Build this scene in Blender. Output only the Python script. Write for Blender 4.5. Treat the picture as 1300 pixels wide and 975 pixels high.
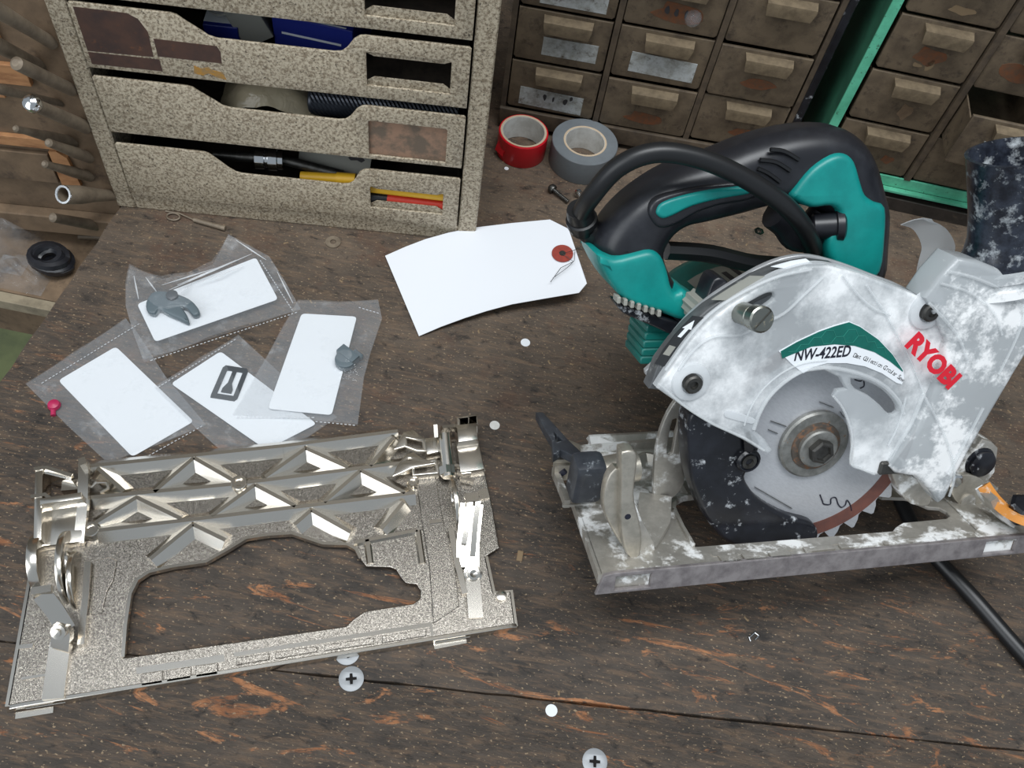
import bpy, bmesh, math, random
from mathutils import Matrix, Vector
from math import pi, sin, cos, radians

for o in list(bpy.data.objects):
    bpy.data.objects.remove(o, do_unlink=True)
random.seed(7)
SC = bpy.context.scene
COL = SC.collection
CM = 0.01          # every length below is in centimetres

# ------------------------------------------------------------------ camera
FPX, CAMH = 1150.0, 46.0           # focal length in pixels of a 1300x975 picture, height above the bench
_dn = Vector((500 - 650, 1230 - 487.5, FPX)).normalized()      # straight down, in camera axes (x right, y down, z ahead)
_ah = (Vector((0, 0, 1)) - _dn * _dn.z).normalized()
_rt = _ah.cross(-_dn)
RC = Matrix((_rt, _ah, -_dn))      # camera axes -> world axes
EYE = Vector((0, 0, CAMH))
cam_d = bpy.data.cameras.new('camera')
cam = bpy.data.objects.new('camera', cam_d)
COL.objects.link(cam)
cam_d.sensor_fit = 'HORIZONTAL'
cam_d.sensor_width = 36.0
cam_d.lens = 36.0 * FPX / 1300.0
cam_d.clip_start = 0.01
cx, cy, cz = RC @ Vector((1, 0, 0)), RC @ Vector((0, -1, 0)), RC @ Vector((0, 0, -1))
cam.matrix_world = Matrix(((cx.x, cy.x, cz.x, 0), (cx.y, cy.y, cz.y, 0), (cx.z, cy.z, cz.z, CAMH * CM), (0, 0, 0, 1)))
SC.camera = cam

# ------------------------------------------------------------------ light
SC.view_settings.view_transform = 'Standard'
SC.view_settings.look = 'None'
SC.view_settings.gamma = 1.0
SC.view_settings.use_curve_mapping = False
SC.view_settings.exposure = 0.0

wd = bpy.data.worlds.new('world'); SC.world = wd
wd.use_nodes = True
wd.node_tree.nodes['Background'].inputs['Color'].default_value = (0.80, 0.90, 1.0, 1)
wd.node_tree.nodes['Background'].inputs['Strength'].default_value = 0.40

def area(name, loc, target, sx, sy, power, colr):
    ld = bpy.data.lights.new(name, 'AREA'); ld.shape = 'RECTANGLE'
    ld.size, ld.size_y, ld.energy, ld.color = sx, sy, power, colr
    lo = bpy.data.objects.new(name, ld); COL.objects.link(lo)
    lo.location = Vector(loc)
    d = Vector(target) - Vector(loc)
    lo.rotation_euler = d.to_track_quat('-Z', 'Y').to_euler()
    return lo
# shop-ceiling tube fitting above the bench, and the daylight of the open door behind the photographer
area('ceiling_tube_light', (0.10, 0.10, 1.75), (0.05, 0.25, 0), 1.5, 0.6, 28.0, (0.95, 0.98, 1.0))
area('doorway_daylight', (-1.5, -1.3, 1.3), (0.0, 0.35, 0), 1.4, 1.8, 22.0, (0.93, 0.97, 1.0))

# ------------------------------------------------------------------ measuring: a pixel of the photo -> a point on a known plane
def ray(px, py):
    return RC @ Vector((px - 650.0, py - 487.5, FPX))
def at(px, py, z=0.0):
    d = ray(px, py)
    return EYE + d * ((z - CAMH) / d.z)

# ------------------------------------------------------------------ geometry helpers: all return (verts, faces) in cm
def xf(g, m):
    return [m @ Vector(v) for v in g[0]], g[1]
def mv(g, x=0, y=0, z=0):
    return xf(g, Matrix.Translation((x, y, z)))
def join(*gs):
    V, F = [], []
    for v, f in gs:
        n = len(V); V += [Vector(p) for p in v]; F += [[i + n for i in q] for q in f]
    return V, F
def from_bm(bm):
    bm.verts.index_update()
    V = [v.co.copy() for v in bm.verts]; F = [[v.index for v in f.verts] for f in bm.faces]
    bm.free(); return V, F
def box(x0, x1, y0, y1, z0, z1, b=0.0, seg=1):
    bm = bmesh.new(); bmesh.ops.create_cube(bm, size=1)
    for v in bm.verts:
        v.co = Vector(((x0 + x1) / 2 + v.co.x * (x1 - x0), (y0 + y1) / 2 + v.co.y * (y1 - y0), (z0 + z1) / 2 + v.co.z * (z1 - z0)))
    if b > 0:
        bmesh.ops.bevel(bm, geom=bm.edges[:], offset=b, segments=seg, profile=0.7, affect='EDGES')
    return from_bm(bm)
def basis(ax):
    ax = Vector(ax).normalized()
    u = ax.orthogonal().normalized()
    return u, ax.cross(u), ax
def cyl(a, b, r0, r1=None, n=20, caps=True):
    a, b = Vector(a), Vector(b); r1 = r0 if r1 is None else r1
    u, w, ax = basis(b - a)
    V = [p + (u * cos(2 * pi * i / n) + w * sin(2 * pi * i / n)) * r for p, r in ((a, r0), (b, r1)) for i in range(n)]
    F = [[i, (i + 1) % n, n + (i + 1) % n, n + i] for i in range(n)]
    if caps: F += [list(range(n))[::-1], list(range(n, 2 * n))]
    return V, F
def lathe(a, ax, prof, n=24, closed=False):
    """prof: list of (radius, height along ax)"""
    a = Vector(a); u, w, ax = basis(ax)
    V, F = [], []
    for r, h in prof:
        V += [a + ax * h + (u * cos(2 * pi * i / n) + w * sin(2 * pi * i / n)) * max(r, 1e-4) for i in range(n)]
    m = len(prof)
    for k in range(m if closed else m - 1):
        q = (k + 1) % m
        F += [[k * n + i, k * n + (i + 1) % n, q * n + (i + 1) % n, q * n + i] for i in range(n)]
    if not closed:
        F += [list(range(n))[::-1], [(m - 1) * n + i for i in range(n)]]
    return V, F
def smooth(pts, k=6, closed=True):
    pts = [Vector(p) for p in pts]; n = len(pts); out = []
    for i in range(n if closed else n - 1):
        g = (lambda j: pts[j % n]) if closed else (lambda j: pts[min(max(j, 0), n - 1)])
        p0, p1, p2, p3 = g(i - 1), g(i), g(i + 1), g(i + 2)
        for s in range(k):
            t = s / k
            out.append(0.5 * ((2 * p1) + (p2 - p0) * t + (2 * p0 - 5 * p1 + 4 * p2 - p3) * t * t + (3 * p1 - p0 - 3 * p2 + p3) * t ** 3))
    if not closed: out.append(pts[-1])
    return out
def tube(path, r, n=10, caps=True, sq=None):
    """r: number or list; sq=(w,h) sweeps a rectangle instead of a circle"""
    path = [Vector(p) for p in path]; m = len(path)
    V, F = [], []
    t = (path[1] - path[0]).normalized(); u = t.orthogonal().normalized()
    if abs(t.z) < 0.9: u = (Vector((0, 0, 1)) - t * t.z).normalized()
    for k in range(m):
        t = (path[min(k + 1, m - 1)] - path[max(k - 1, 0)]).normalized()
        u = (u - t * u.dot(t)).normalized(); w = t.cross(u)
        rr = r[k] if isinstance(r, (list, tuple)) else r
        if sq:
            V += [path[k] + w * a * sq[0] / 2 + u * b * sq[1] / 2 for a, b in ((-1, -1), (1, -1), (1, 1), (-1, 1))]
        else:
            V += [path[k] + (u * cos(2 * pi * i / n) + w * sin(2 * pi * i / n)) * rr for i in range(n)]
    if sq: n = 4
    for k in range(m - 1):
        F += [[k * n + i, k * n + (i + 1) % n, (k + 1) * n + (i + 1) % n, (k + 1) * n + i] for i in range(n)]
    if caps: F += [list(range(n))[::-1], [(m - 1) * n + i for i in range(n)]]
    return V, F
def plate(outline, z0, z1, holes=(), bevel=0.0, bres=2):
    """flat outline (x,y) with holes, extruded from z0 to z1, edges rounded by bevel"""
    cu = bpy.data.curves.new('t', 'CURVE'); cu.dimensions = '2D'; cu.fill_mode = 'BOTH'
    cu.extrude = max((z1 - z0) / 2 - bevel, 1e-4); cu.bevel_depth = bevel; cu.bevel_resolution = bres; cu.offset = -bevel
    for loop in [outline] + list(holes):
        s = cu.splines.new('POLY'); s.points.add(len(loop) - 1); s.use_cyclic_u = True
        for p, q in zip(s.points, loop): p.co = (q[0], q[1], 0, 1)
    ob = bpy.data.objects.new('t', cu)
    me = bpy.data.meshes.new_from_object(ob)
    bm = bmesh.new(); bm.from_mesh(me)
    bmesh.ops.remove_doubles(bm, verts=bm.verts[:], dist=1e-4)
    bmesh.ops.recalc_face_normals(bm, faces=bm.faces[:])
    for v in bm.verts: v.co.z += (z0 + z1) / 2
    bpy.data.objects.remove(ob); bpy.data.curves.remove(cu); bpy.data.meshes.remove(me)
    return from_bm(bm)
def circle(x, y, r, n=20, a0=0.0, a1=2 * pi, ry=None):
    ry = r if ry is None else ry
    full = abs(a1 - a0 - 2 * pi) < 1e-6
    return [(x + r * cos(a0 + (a1 - a0) * i / (n if full else n - 1)), y + ry * sin(a0 + (a1 - a0) * i / (n if full else n - 1))) for i in range(n)]
def grid(nu, nv, fn):
    V = [fn(i / nu, j / nv) for i in range(nu + 1) for j in range(nv + 1)]
    F = [[i * (nv + 1) + j, (i + 1) * (nv + 1) + j, (i + 1) * (nv + 1) + j + 1, i * (nv + 1) + j + 1] for i in range(nu) for j in range(nv)]
    return V, F
def solid(g, th):
    """thicken an open sheet downwards along its normals"""
    bm = bmesh.new(); vs = [bm.verts.new(v) for v in g[0]]
    for f in g[1]: bm.faces.new([vs[i] for i in f])
    bmesh.ops.recalc_face_normals(bm, faces=bm.faces[:])
    bmesh.ops.solidify(bm, geom=bm.faces[:], thickness=th)
    return from_bm(bm)
def text_geo(s, size, extrude=0.004, align='LEFT', shear=0.0, bold=0.0):
    cu = bpy.data.curves.new('t', 'FONT'); cu.body = s; cu.size = size; cu.extrude = extrude; cu.align_x = align; cu.shear = shear
    cu.offset = bold; cu.resolution_u = 3
    ob = bpy.data.objects.new('t', cu); me = bpy.data.meshes.new_from_object(ob)
    V = [v.co.copy() for v in me.vertices]; F = [list(p.vertices) for p in me.polygons]
    bpy.data.objects.remove(ob); bpy.data.curves.remove(cu); bpy.data.meshes.remove(me)
    return V, F

def obj(name, g, mat, parent=None, m=None, sm=35, label=None, kind=None):
    V, F = g
    if m is not None: V = [m @ Vector(v) for v in V]
    org = Vector(parent['org']) if parent is not None else Vector((0, 0, 0))
    me = bpy.data.meshes.new(name)
    me.from_pydata([tuple((Vector(v) * CM) - org) for v in V], [], F)
    bm = bmesh.new(); bm.from_mesh(me); bmesh.ops.recalc_face_normals(bm, faces=bm.faces[:]); bm.to_mesh(me); bm.free()
    if isinstance(mat, (list, tuple)):
        for q in mat: me.materials.append(q)
    else: me.materials.append(mat)
    if sm:
        me.polygons.foreach_set('use_smooth', [True] * len(me.polygons))
        me.set_sharp_from_angle(angle=radians(sm))
    o = bpy.data.objects.new(name, me); COL.objects.link(o)
    if parent is not None:
        o.parent = parent
        if 'org' in parent: o['org'] = parent['org']
    if label: o['label'] = label
    if kind: o['kind'] = kind
    ALL.append(o)
    return o
ALL = []
def thing(name, label, cat, loc_cm, group=None, kind=None):
    o = bpy.data.objects.new(name, None); COL.objects.link(o)
    o.empty_display_size = 0.02
    o.location = Vector(loc_cm) * CM
    o['org'] = tuple(Vector(loc_cm) * CM)
    tag(o, label, cat, group, kind); ALL.append(o)
    return o
def tag(o, label, cat, group=None, kind=None):
    o['label'] = label; o['category'] = cat
    if group: o['group'] = group
    if kind: o['kind'] = kind
    return o
def single(name, g, mat, label, cat, group=None, m=None, sm=35, kind=None):
    """a thing of one mesh, its origin at the middle of its foot"""
    V = [m @ Vector(v) for v in g[0]] if m is not None else [Vector(v) for v in g[0]]
    c = Vector((sum(v.x for v in V) / len(V), sum(v.y for v in V) / len(V), min(v.z for v in V)))
    o = obj(name, ([v - c for v in V], g[1]), mat, None, None, sm)
    o.location = c * CM
    o['org'] = (0, 0, 0)
    return tag(o, label, cat, group, kind)

# ------------------------------------------------------------------ materials
def lin(c):
    return tuple((x / 255 / 12.92 if x / 255 <= 0.04045 else ((x / 255 + 0.055) / 1.055) ** 2.4) for x in c) + (1,)
def N(nt, t, **kw):
    n = nt.nodes.new(t)
    for k, v in kw.items(): setattr(n, k, v)
    return n
def newmat(name):
    m = bpy.data.materials.new(name); m.use_nodes = True
    nt = m.node_tree; b = nt.nodes['Principled BSDF']
    return m, nt, b
def noise(nt, scale, detail=4, rough=0.6, stretch=None, rotz=0.0, dist=0.0, off=(0, 0, 0)):
    tc = N(nt, 'ShaderNodeNewGeometry')
    mp = N(nt, 'ShaderNodeMapping')
    nt.links.new(tc.outputs['Position'], mp.inputs['Vector'])
    mp.inputs['Rotation'].default_value = (0, 0, rotz)
    mp.inputs['Location'].default_value = off
    if stretch: mp.inputs['Scale'].default_value = stretch
    n = N(nt, 'ShaderNodeTexNoise'); n.inputs['Scale'].default_value = scale
    n.inputs['Detail'].default_value = detail; n.inputs['Roughness'].default_value = rough; n.inputs['Distortion'].default_value = dist
    nt.links.new(mp.outputs[0], n.inputs['Vector'])
    return n.outputs['Fac']
def ramp(nt, src, p0, p1, c0=(0, 0, 0, 1), c1=(1, 1, 1, 1)):
    r = N(nt, 'ShaderNodeValToRGB'); e = r.color_ramp.elements
    e[0].position, e[1].position = p0, p1; e[0].color, e[1].color = c0, c1
    nt.links.new(src, r.inputs[0]); return r.outputs[0]
def mixc(nt, fac, a, b):
    m = N(nt, 'ShaderNodeMix', data_type='RGBA')
    for s, i in ((fac, 0), (a, 6), (b, 7)):
        if hasattr(s, 'is_linked'): nt.links.new(s, m.inputs[i])
        elif i == 0: m.inputs[0].default_value = s
        else: m.inputs[i].default_value = s
    return m.outputs[2]
def bump(nt, b, src, strength, dist=0.0005):
    bp = N(nt, 'ShaderNodeBump'); bp.inputs['Strength'].default_value = strength; bp.inputs['Distance'].default_value = dist
    nt.links.new(src, bp.inputs['Height']); nt.links.new(bp.outputs[0], b.inputs['Normal'])
def material(name, c, rough=0.5, metal=0.0, c2=None, sc=300, lo=0.4, hi=0.65, dust=None, dsc=90, dlo=0.5, dhi=0.6, bmp=0.0, bsc=900, spec=0.5, stretch=None):
    """base colour c broken by c2 in noise patches, then an optional second layer (dust, grime, rust) that is rough and not metal"""
    m, nt, b = newmat(name)
    col = lin(c)
    if c2: col = mixc(nt, ramp(nt, noise(nt, sc, 5, 0.65, stretch), lo, hi), lin(c), lin(c2))
    b.inputs['Roughness'].default_value = rough; b.inputs['Metallic'].default_value = metal
    b.inputs['Specular IOR Level'].default_value = spec
    if dust:
        f = ramp(nt, noise(nt, dsc, 6, 0.7, off=(0.31, 0.77, 0.13)), dlo, dhi)
        col = mixc(nt, f, col, lin(dust))
        mr = N(nt, 'ShaderNodeMapRange'); nt.links.new(f, mr.inputs[0]); mr.inputs[3].default_value = rough; mr.inputs[4].default_value = 0.85
        nt.links.new(mr.outputs[0], b.inputs['Roughness'])
        if metal > 0:
            mm = N(nt, 'ShaderNodeMapRange'); nt.links.new(f, mm.inputs[0]); mm.inputs[3].default_value = metal; mm.inputs[4].default_value = 0.0
            nt.links.new(mm.outputs[0], b.inputs['Metallic'])
    if hasattr(col, 'is_linked'): nt.links.new(col, b.inputs['Base Color'])
    else: b.inputs['Base Color'].default_value = col
    if bmp: bump(nt, b, noise(nt, bsc, 4, 0.6), bmp)
    return m
def film(name, tint, alpha, rough=0.12, dust=None, dlo=0.45, dhi=0.7, dsc=120, amax=0.9, bmp=0.3, bsc=120):
    """thin clear plastic: partly see-through, glossy; dust makes it milky"""
    m, nt, b = newmat(name)
    b.inputs['Base Color'].default_value = lin(tint); b.inputs['Roughness'].default_value = rough
    if dust:
        f = ramp(nt, noise(nt, dsc, 6, 0.68, off=(0.2, 0.1, 0.5)), dlo, dhi)
        nt.links.new(mixc(nt, f, lin(tint), lin(dust)), b.inputs['Base Color'])
        mr = N(nt, 'ShaderNodeMapRange'); nt.links.new(f, mr.inputs[0]); mr.inputs[3].default_value = alpha; mr.inputs[4].default_value = amax
        nt.links.new(mr.outputs[0], b.inputs['Alpha'])
    else: b.inputs['Alpha'].default_value = alpha
    if bmp: bump(nt, b, noise(nt, bsc, 2, 0.5, dist=0.8), bmp, 0.002)
    return m

def bench_material():
    m, nt, b = newmat('weathered_bench_wood')
    RZ = -radians(5.2)
    geo = N(nt, 'ShaderNodeNewGeometry'); sep = N(nt, 'ShaderNodeSeparateXYZ'); nt.links.new(geo.outputs['Position'], sep.inputs[0])
    def far(a, b_):      # 0 at the worn front of the bench, 1 in the dusty strip before the cabinets
        r = N(nt, 'ShaderNodeMapRange'); nt.links.new(sep.outputs['Y'], r.inputs[0]); r.inputs[1].default_value = a; r.inputs[2].default_value = b_
        return r.outputs[0]
    def mul(x, y):
        q = N(nt, 'ShaderNodeMath', operation='MULTIPLY')
        for k, v in ((0, x), (1, y)):
            if hasattr(v, 'is_linked'): nt.links.new(v, q.inputs[k])
            else: q.inputs[k].default_value = v
        return q.outputs[0]
    base = mixc(nt, ramp(nt, noise(nt, 22, 6, 0.7, (1, 2.2, 1), RZ), 0.35, 0.68), lin((52, 47, 43)), lin((84, 74, 65)))
    grain = ramp(nt, noise(nt, 55, 5, 0.72, (1, 6, 1), RZ, 0.5), 0.48, 0.64)
    c1 = mixc(nt, mul(grain, 0.68), base, lin((108, 88, 70)))
    # worn streaks where the dark dirt has gone and bare wood shows, mostly at the front
    st = ramp(nt, noise(nt, 15, 7, 0.7, (1, 3.6, 1), RZ, 2.0, (0.13, 0.4, 0)), 0.575, 0.625)
    fine = ramp(nt, noise(nt, 160, 3, 0.6, (1, 4, 1), RZ), 0.34, 0.5)
    near = N(nt, 'ShaderNodeMath', operation='SUBTRACT'); near.inputs[0].default_value = 1.0; nt.links.new(far(0.17, 0.30), near.inputs[1])
    woodc = mixc(nt, ramp(nt, noise(nt, 60, 3, 0.5), 0.4, 0.6), lin((128, 84, 56)), lin((162, 112, 76)))
    c2 = mixc(nt, mul(mul(st, fine), near.outputs[0]), c1, woodc)
    # grey-brown dust that gathers towards the cabinets
    dst = ramp(nt, noise(nt, 30, 6, 0.75, off=(0.4, 0.9, 0)), 0.3, 0.72)
    c3 = mixc(nt, mul(mul(far(0.22, 0.5), dst), 0.85), c2, lin((128, 110, 92)))
    rb_ = ramp(nt, noise(nt, 26, 5, 0.7, off=(0.9, 0.1, 0)), 0.52, 0.66)
    c4 = mixc(nt, mul(mul(rb_, far(0.2, 0.34)), 0.6), c3, lin((88, 62, 48)))
    spk = ramp(nt, noise(nt, 480, 2, 0.5, (1, 1.8, 1), RZ), 0.64, 0.7)
    c5 = mixc(nt, spk, c4, lin((150, 130, 105)))
    dk = ramp(nt, noise(nt, 90, 5, 0.72, (1, 1.8, 1), RZ, 0.5, (0.7, 0.2, 0)), 0.56, 0.68)
    c6 = mixc(nt, mul(dk, 0.85), c5, lin((34, 31, 29)))
    nt.links.new(c6, b.inputs['Base Color'])
    b.inputs['Roughness'].default_value = 0.68; b.inputs['Specular IOR Level'].default_value = 0.4
    bump(nt, b, noise(nt, 260, 6, 0.7, (1, 2.5, 1), RZ), 0.5, 0.0012)
    return m
MT = {}
MT['bench'] = bench_material()
MT['bench_side'] = material('bench_edge_wood', (62, 52, 44), 0.8, c2=(44, 38, 33), sc=60, bmp=0.3)
MT['gapshade'] = material('dark_gap_shade', (20, 17, 15), 0.95)  # near-black that stands for the shade in gaps and recesses
MT['wall'] = material('grimy_wall_paint', (92, 86, 76), 0.85, c2=(70, 64, 56), sc=14)
MT['floor'] = material('concrete_floor', (118, 126, 88), 0.9, c2=(92, 100, 74), sc=10)
MT['cabinet'] = material('speckled_beige_enamel', (188, 176, 154), 0.55, c2=(128, 114, 94), sc=620, lo=0.44, hi=0.6, dust=(74, 64, 53), dsc=760, dlo=0.56, dhi=0.63, bmp=0.12)
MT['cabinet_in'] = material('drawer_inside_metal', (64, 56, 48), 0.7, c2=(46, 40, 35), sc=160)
MT['patch'] = material('brown_paint_patch', (80, 56, 46), 0.5, c2=(62, 46, 42), sc=90, dust=(112, 72, 48), dsc=130, dlo=0.6, dhi=0.72)
MT['ochre'] = material('ochre_stain', (176, 128, 52), 0.7, c2=(140, 118, 84), sc=400)
MT['paperbrown'] = material('stained_label_card', (158, 126, 104), 0.8, c2=(112, 98, 84), sc=90, lo=0.42, hi=0.6)
MT['drawer'] = material('dusty_brown_plastic', (106, 92, 74), 0.62, c2=(82, 70, 56), sc=70, dust=(60, 50, 41), dsc=130, dlo=0.54, dhi=0.72, bmp=0.1)
MT['drawerlip'] = material('dusty_drawer_pull', (124, 109, 87), 0.6, c2=(100, 87, 69), sc=160)
MT['frame'] = material('grimy_cabinet_frame', (92, 79, 64), 0.65, c2=(68, 58, 48), sc=90)
MT['paper'] = material('soiled_paper_label', (184, 188, 188), 0.8, c2=(148, 148, 142), sc=180, dust=(96, 88, 76), dsc=170, dlo=0.56, dhi=0.7)
MT['ink'] = material('faded_ink', (62, 60, 62), 0.8)
MT['orange_mark'] = material('orange_brown_stain', (120, 74, 46), 0.8, c2=(96, 72, 54), sc=260)
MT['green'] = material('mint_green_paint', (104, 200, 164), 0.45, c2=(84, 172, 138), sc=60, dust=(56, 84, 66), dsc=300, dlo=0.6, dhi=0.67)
MT['greenshade'] = material('mint_green_shaded', (60, 118, 92), 0.5, c2=(50, 96, 76), sc=40)  # darker copy of the mint paint; shade of side and inner panels coloured in
MT['black'] = material('black_plastic', (30, 31, 36), 0.34, c2=(46, 48, 53), sc=60, lo=0.45, hi=0.75)
MT['blackdusty'] = material('dusty_black_plastic', (20, 21, 26), 0.28, c2=(32, 34, 41), sc=70, dust=(188, 192, 196), dsc=120, dlo=0.59, dhi=0.7)
MT['knobgrey'] = material('dusty_slate_plastic', (48, 51, 57), 0.4, c2=(62, 66, 72), sc=90, dust=(170, 176, 182), dsc=160, dlo=0.6, dhi=0.74)
MT['nozzle'] = material('scuffed_black_nozzle', (24, 27, 36), 0.28, c2=(54, 60, 72), sc=120, dust=(176, 182, 186), dsc=140, dlo=0.53, dhi=0.68, bmp=0.3, bsc=300)
MT['rubber'] = material('black_cord_rubber', (26, 27, 29), 0.38)
MT['teal'] = material('teal_tool_plastic', (14, 140, 134), 0.38, c2=(10, 126, 122), sc=60)
MT['tealdark'] = material('dark_teal_motor_plastic', (12, 104, 96), 0.42, c2=(10, 90, 84), sc=60)
MT['nickel'] = material('bright_nickel_plate', (182, 176, 167), 0.27, 1.0, c2=(96, 91, 85), sc=1700, lo=0.35, hi=0.65, bmp=0.22, bsc=4200)
MT['nickelsmooth'] = material('smooth_nickel_plate', (228, 222, 212), 0.2, 1.0)
MT['alu'] = material('dusty_cast_aluminium', (172, 168, 160), 0.45, 0.6, c2=(186, 182, 174), sc=220, dust=(232, 233, 232), dsc=45, dlo=0.5, dhi=0.58, bmp=0.15, bsc=500)
MT['alufront'] = material('grey_die_cast_edge', (160, 154, 154), 0.45, 0.5, c2=(128, 122, 123), sc=130)
MT['aluclean'] = material('cast_aluminium_bracket', (190, 184, 172), 0.38, 0.7, c2=(168, 163, 152), sc=160, bmp=0.1)
MT['steel'] = material('brushed_steel_blade', (196, 198, 202), 0.42, 0.45, c2=(186, 188, 192), sc=400, stretch=(1, 5, 1))
MT['steeldark'] = material('dark_steel', (96, 95, 92), 0.4, 0.9, c2=(74, 72, 69), sc=160)
MT['rusty'] = material('rusty_steel', (104, 97, 90), 0.45, 0.7, dust=(128, 88, 58), dsc=330, dlo=0.48, dhi=0.64)
MT['flange'] = material('grey_steel_flange', (146, 146, 142), 0.4, 0.6, c2=(120, 120, 116), sc=200, dust=(128, 96, 66), dsc=300, dlo=0.62, dhi=0.7)
MT['rim'] = material('brown_coated_rim', (116, 74, 64), 0.6, c2=(98, 66, 60), sc=130)
MT['bolt'] = material('zinc_bolt', (140, 142, 136), 0.3, 0.95, dust=(150, 138, 104), dsc=420, dlo=0.58, dhi=0.7)
MT['guard'] = material('grey_guard_rim', (78, 80, 82), 0.42, c2=(96, 98, 99), sc=80, dust=(170, 172, 170), dsc=150, dlo=0.62, dhi=0.75)
MT['silver'] = material('silver_painted_housing', (190, 192, 194), 0.35, 0.35, c2=(176, 178, 180), sc=120)
MT['cover'] = film('dusty_clear_cover', (205, 210, 213), 0.40, 0.08, (248, 250, 251), 0.42, 0.62, 22, 0.9, 0.12, 60)
MT['coverrib'] = film('milky_clear_rib', (228, 232, 235), 0.55, 0.12, None, bmp=0)
MT['thinrib'] = film('faint_clear_rib', (236, 240, 242), 0.3, 0.08, None, bmp=0)
MT['chute'] = film('dusty_milky_chute', (188, 193, 196), 0.7, 0.22, (246, 247, 247), 0.5, 0.57, 24, 0.97, 0.1, 60)
MT['bag'] = film('clear_polythene', (200, 205, 210), 0.11, 0.06, (236, 240, 244), 0.55, 0.75, 70, 0.26, 0.8, 70)
MT['bagseam'] = film('polythene_seam', (232, 235, 238), 0.5, 0.15, None, bmp=0.3)
MT['white'] = material('white_paper', (226, 230, 234), 0.75)
MT['tagpaper'] = material('white_tag_card', (226, 229, 234), 0.7)
MT['redring'] = material('red_brown_eyelet', (150, 58, 44), 0.7, c2=(132, 50, 40), sc=300)
MT['stickerwhite'] = material('white_sticker', (236, 240, 244), 0.4)
MT['stickergreen'] = material('green_sticker_print', (10, 104, 92), 0.35, c2=(8, 92, 82), sc=140)
MT['stickerhex'] = material('pale_green_hex_line', (56, 140, 126), 0.4)
MT['stickerblack'] = material('black_sticker_print', (44, 46, 48), 0.4)
MT['redlogo'] = material('red_lettering', (216, 30, 50), 0.45)
MT['inktext'] = material('black_lettering', (28, 30, 44), 0.5)
MT['redtape'] = material('red_vinyl_tape', (206, 24, 38), 0.35)
MT['greytape'] = material('grey_vinyl_tape', (116, 122, 126), 0.42, c2=(108, 113, 117), sc=60)
MT['core'] = material('cardboard_core', (196, 176, 150), 0.85)
MT['coreface'] = material('white_core_lining', (226, 226, 222), 0.8, c2=(204, 202, 196), sc=120)
MT['orange'] = material('orange_lever_plastic', (226, 150, 70), 0.5, dust=(232, 222, 206), dsc=150, dlo=0.55, dhi=0.7)
MT['screwgrey'] = material('grey_zinc_screw', (150, 153, 156), 0.5, 0.4)
MT['slategrey'] = material('slate_grey_plastic', (92, 104, 110), 0.45)
MT['darkpart'] = material('dark_grey_clip', (70, 74, 78), 0.4)
MT['pink'] = material('red_pink_plastic', (176, 40, 84), 0.4)
MT['blue'] = material('blue_printed_box', (34, 46, 132), 0.4)
MT['red'] = material('red_plastic', (206, 58, 40), 0.4)
MT['yellow'] = material('yellow_plastic', (226, 176, 44), 0.4)
MT['chrome'] = material('chrome_steel', (216, 217, 218), 0.12, 1.0)
MT['knurl'] = material('knurled_grip', (54, 58, 66), 0.35, 0.5)
MT['cardgrey'] = material('grey_printed_card', (150, 150, 142), 0.6)
MT['woodlight'] = material('bare_orange_wood', (176, 128, 86), 0.75, c2=(140, 96, 62), sc=60, stretch=(1, 1, 4), bmp=0.1)
MT['wooddirty'] = material('dirty_brown_wood', (122, 101, 79), 0.8, c2=(98, 81, 63), sc=50, dust=(64, 52, 43), dsc=70, dlo=0.55, dhi=0.75, bmp=0.2)
MT['palewood'] = material('pale_grey_wood', (148, 136, 114), 0.8, c2=(118, 108, 90), sc=80)
MT['tool'] = material('dirty_steel_shaft', (132, 119, 102), 0.55, 0.15, c2=(104, 92, 78), sc=90)
MT['darkplastic'] = material('dark_dirty_plastic', (58, 52, 47), 0.55, c2=(44, 40, 36), sc=90, dust=(96, 84, 70), dsc=120, dlo=0.58, dhi=0.75)
MT['dirt'] = material('brown_crumb', (132, 112, 86), 0.9)
MT['tanbag'] = film('cloudy_tan_bag', (172, 160, 134), 0.75, 0.25, None, bmp=0.5)

# ================================================================== the setting
def setting(name, g, mat, label, m=None, sm=35):
    o = obj(name, g, mat, None, m, sm); tag(o, label, name.split('_')[0], None, 'structure'); return o
setting('wall_back', box(-160, 180, 76, 80, -80, 240), MT['wall'], 'grimy painted wall behind the drawer cabinets')
setting('floor', box(-110, 120, -60, 80, -82, -80), MT['floor'], 'dim greenish concrete floor far below the bench')

# workbench: two long boards with an open joint, resting on bearers
DIRB = radians(5.2)
bench = thing('workbench', 'dark worn wooden workbench top under the saw and cabinets', 'workbench', (0, 25, -3))
j0, j1 = at(640, 882), at(1300, 953)
jd = (j1 - j0).normalized()
def jl(x): return j0.y + (x - j0.x) * jd.y / jd.x
def edge_l(y): return -27.40 + (y - 37.63) * 0.076
def wobble(a, b, n, amp, seed):
    r = random.Random(seed); a, b = Vector(a), Vector(b)
    nrm = Vector((-(b - a).y, (b - a).x, 0)).normalized()
    return [a.lerp(b, i / n) + nrm * (r.uniform(-amp, amp) if 0 < i < n else 0) for i in range(n + 1)]
fl, bl = edge_l(-6), edge_l(jl(edge_l(10)))
front = [(fl, -6)] + [(75, -6)] + [(p.x, p.y - 0.06) for p in wobble((75, jl(75), 0), (bl, jl(bl), 0), 90, 0.035, 3)]
back = [(p.x, p.y + 0.03) for p in wobble((bl, jl(bl), 0), (75, jl(75), 0), 90, 0.03, 5)] + [(75, 75.5)] + [(p.x, p.y) for p in wobble((edge_l(75.5), 75.5, 0), (bl, jl(bl), 0), 60, 0.06, 8)][:-1]
obj('plank', plate(front, -2.6, 0, bevel=0.05, bres=1), MT['bench'], bench)
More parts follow.
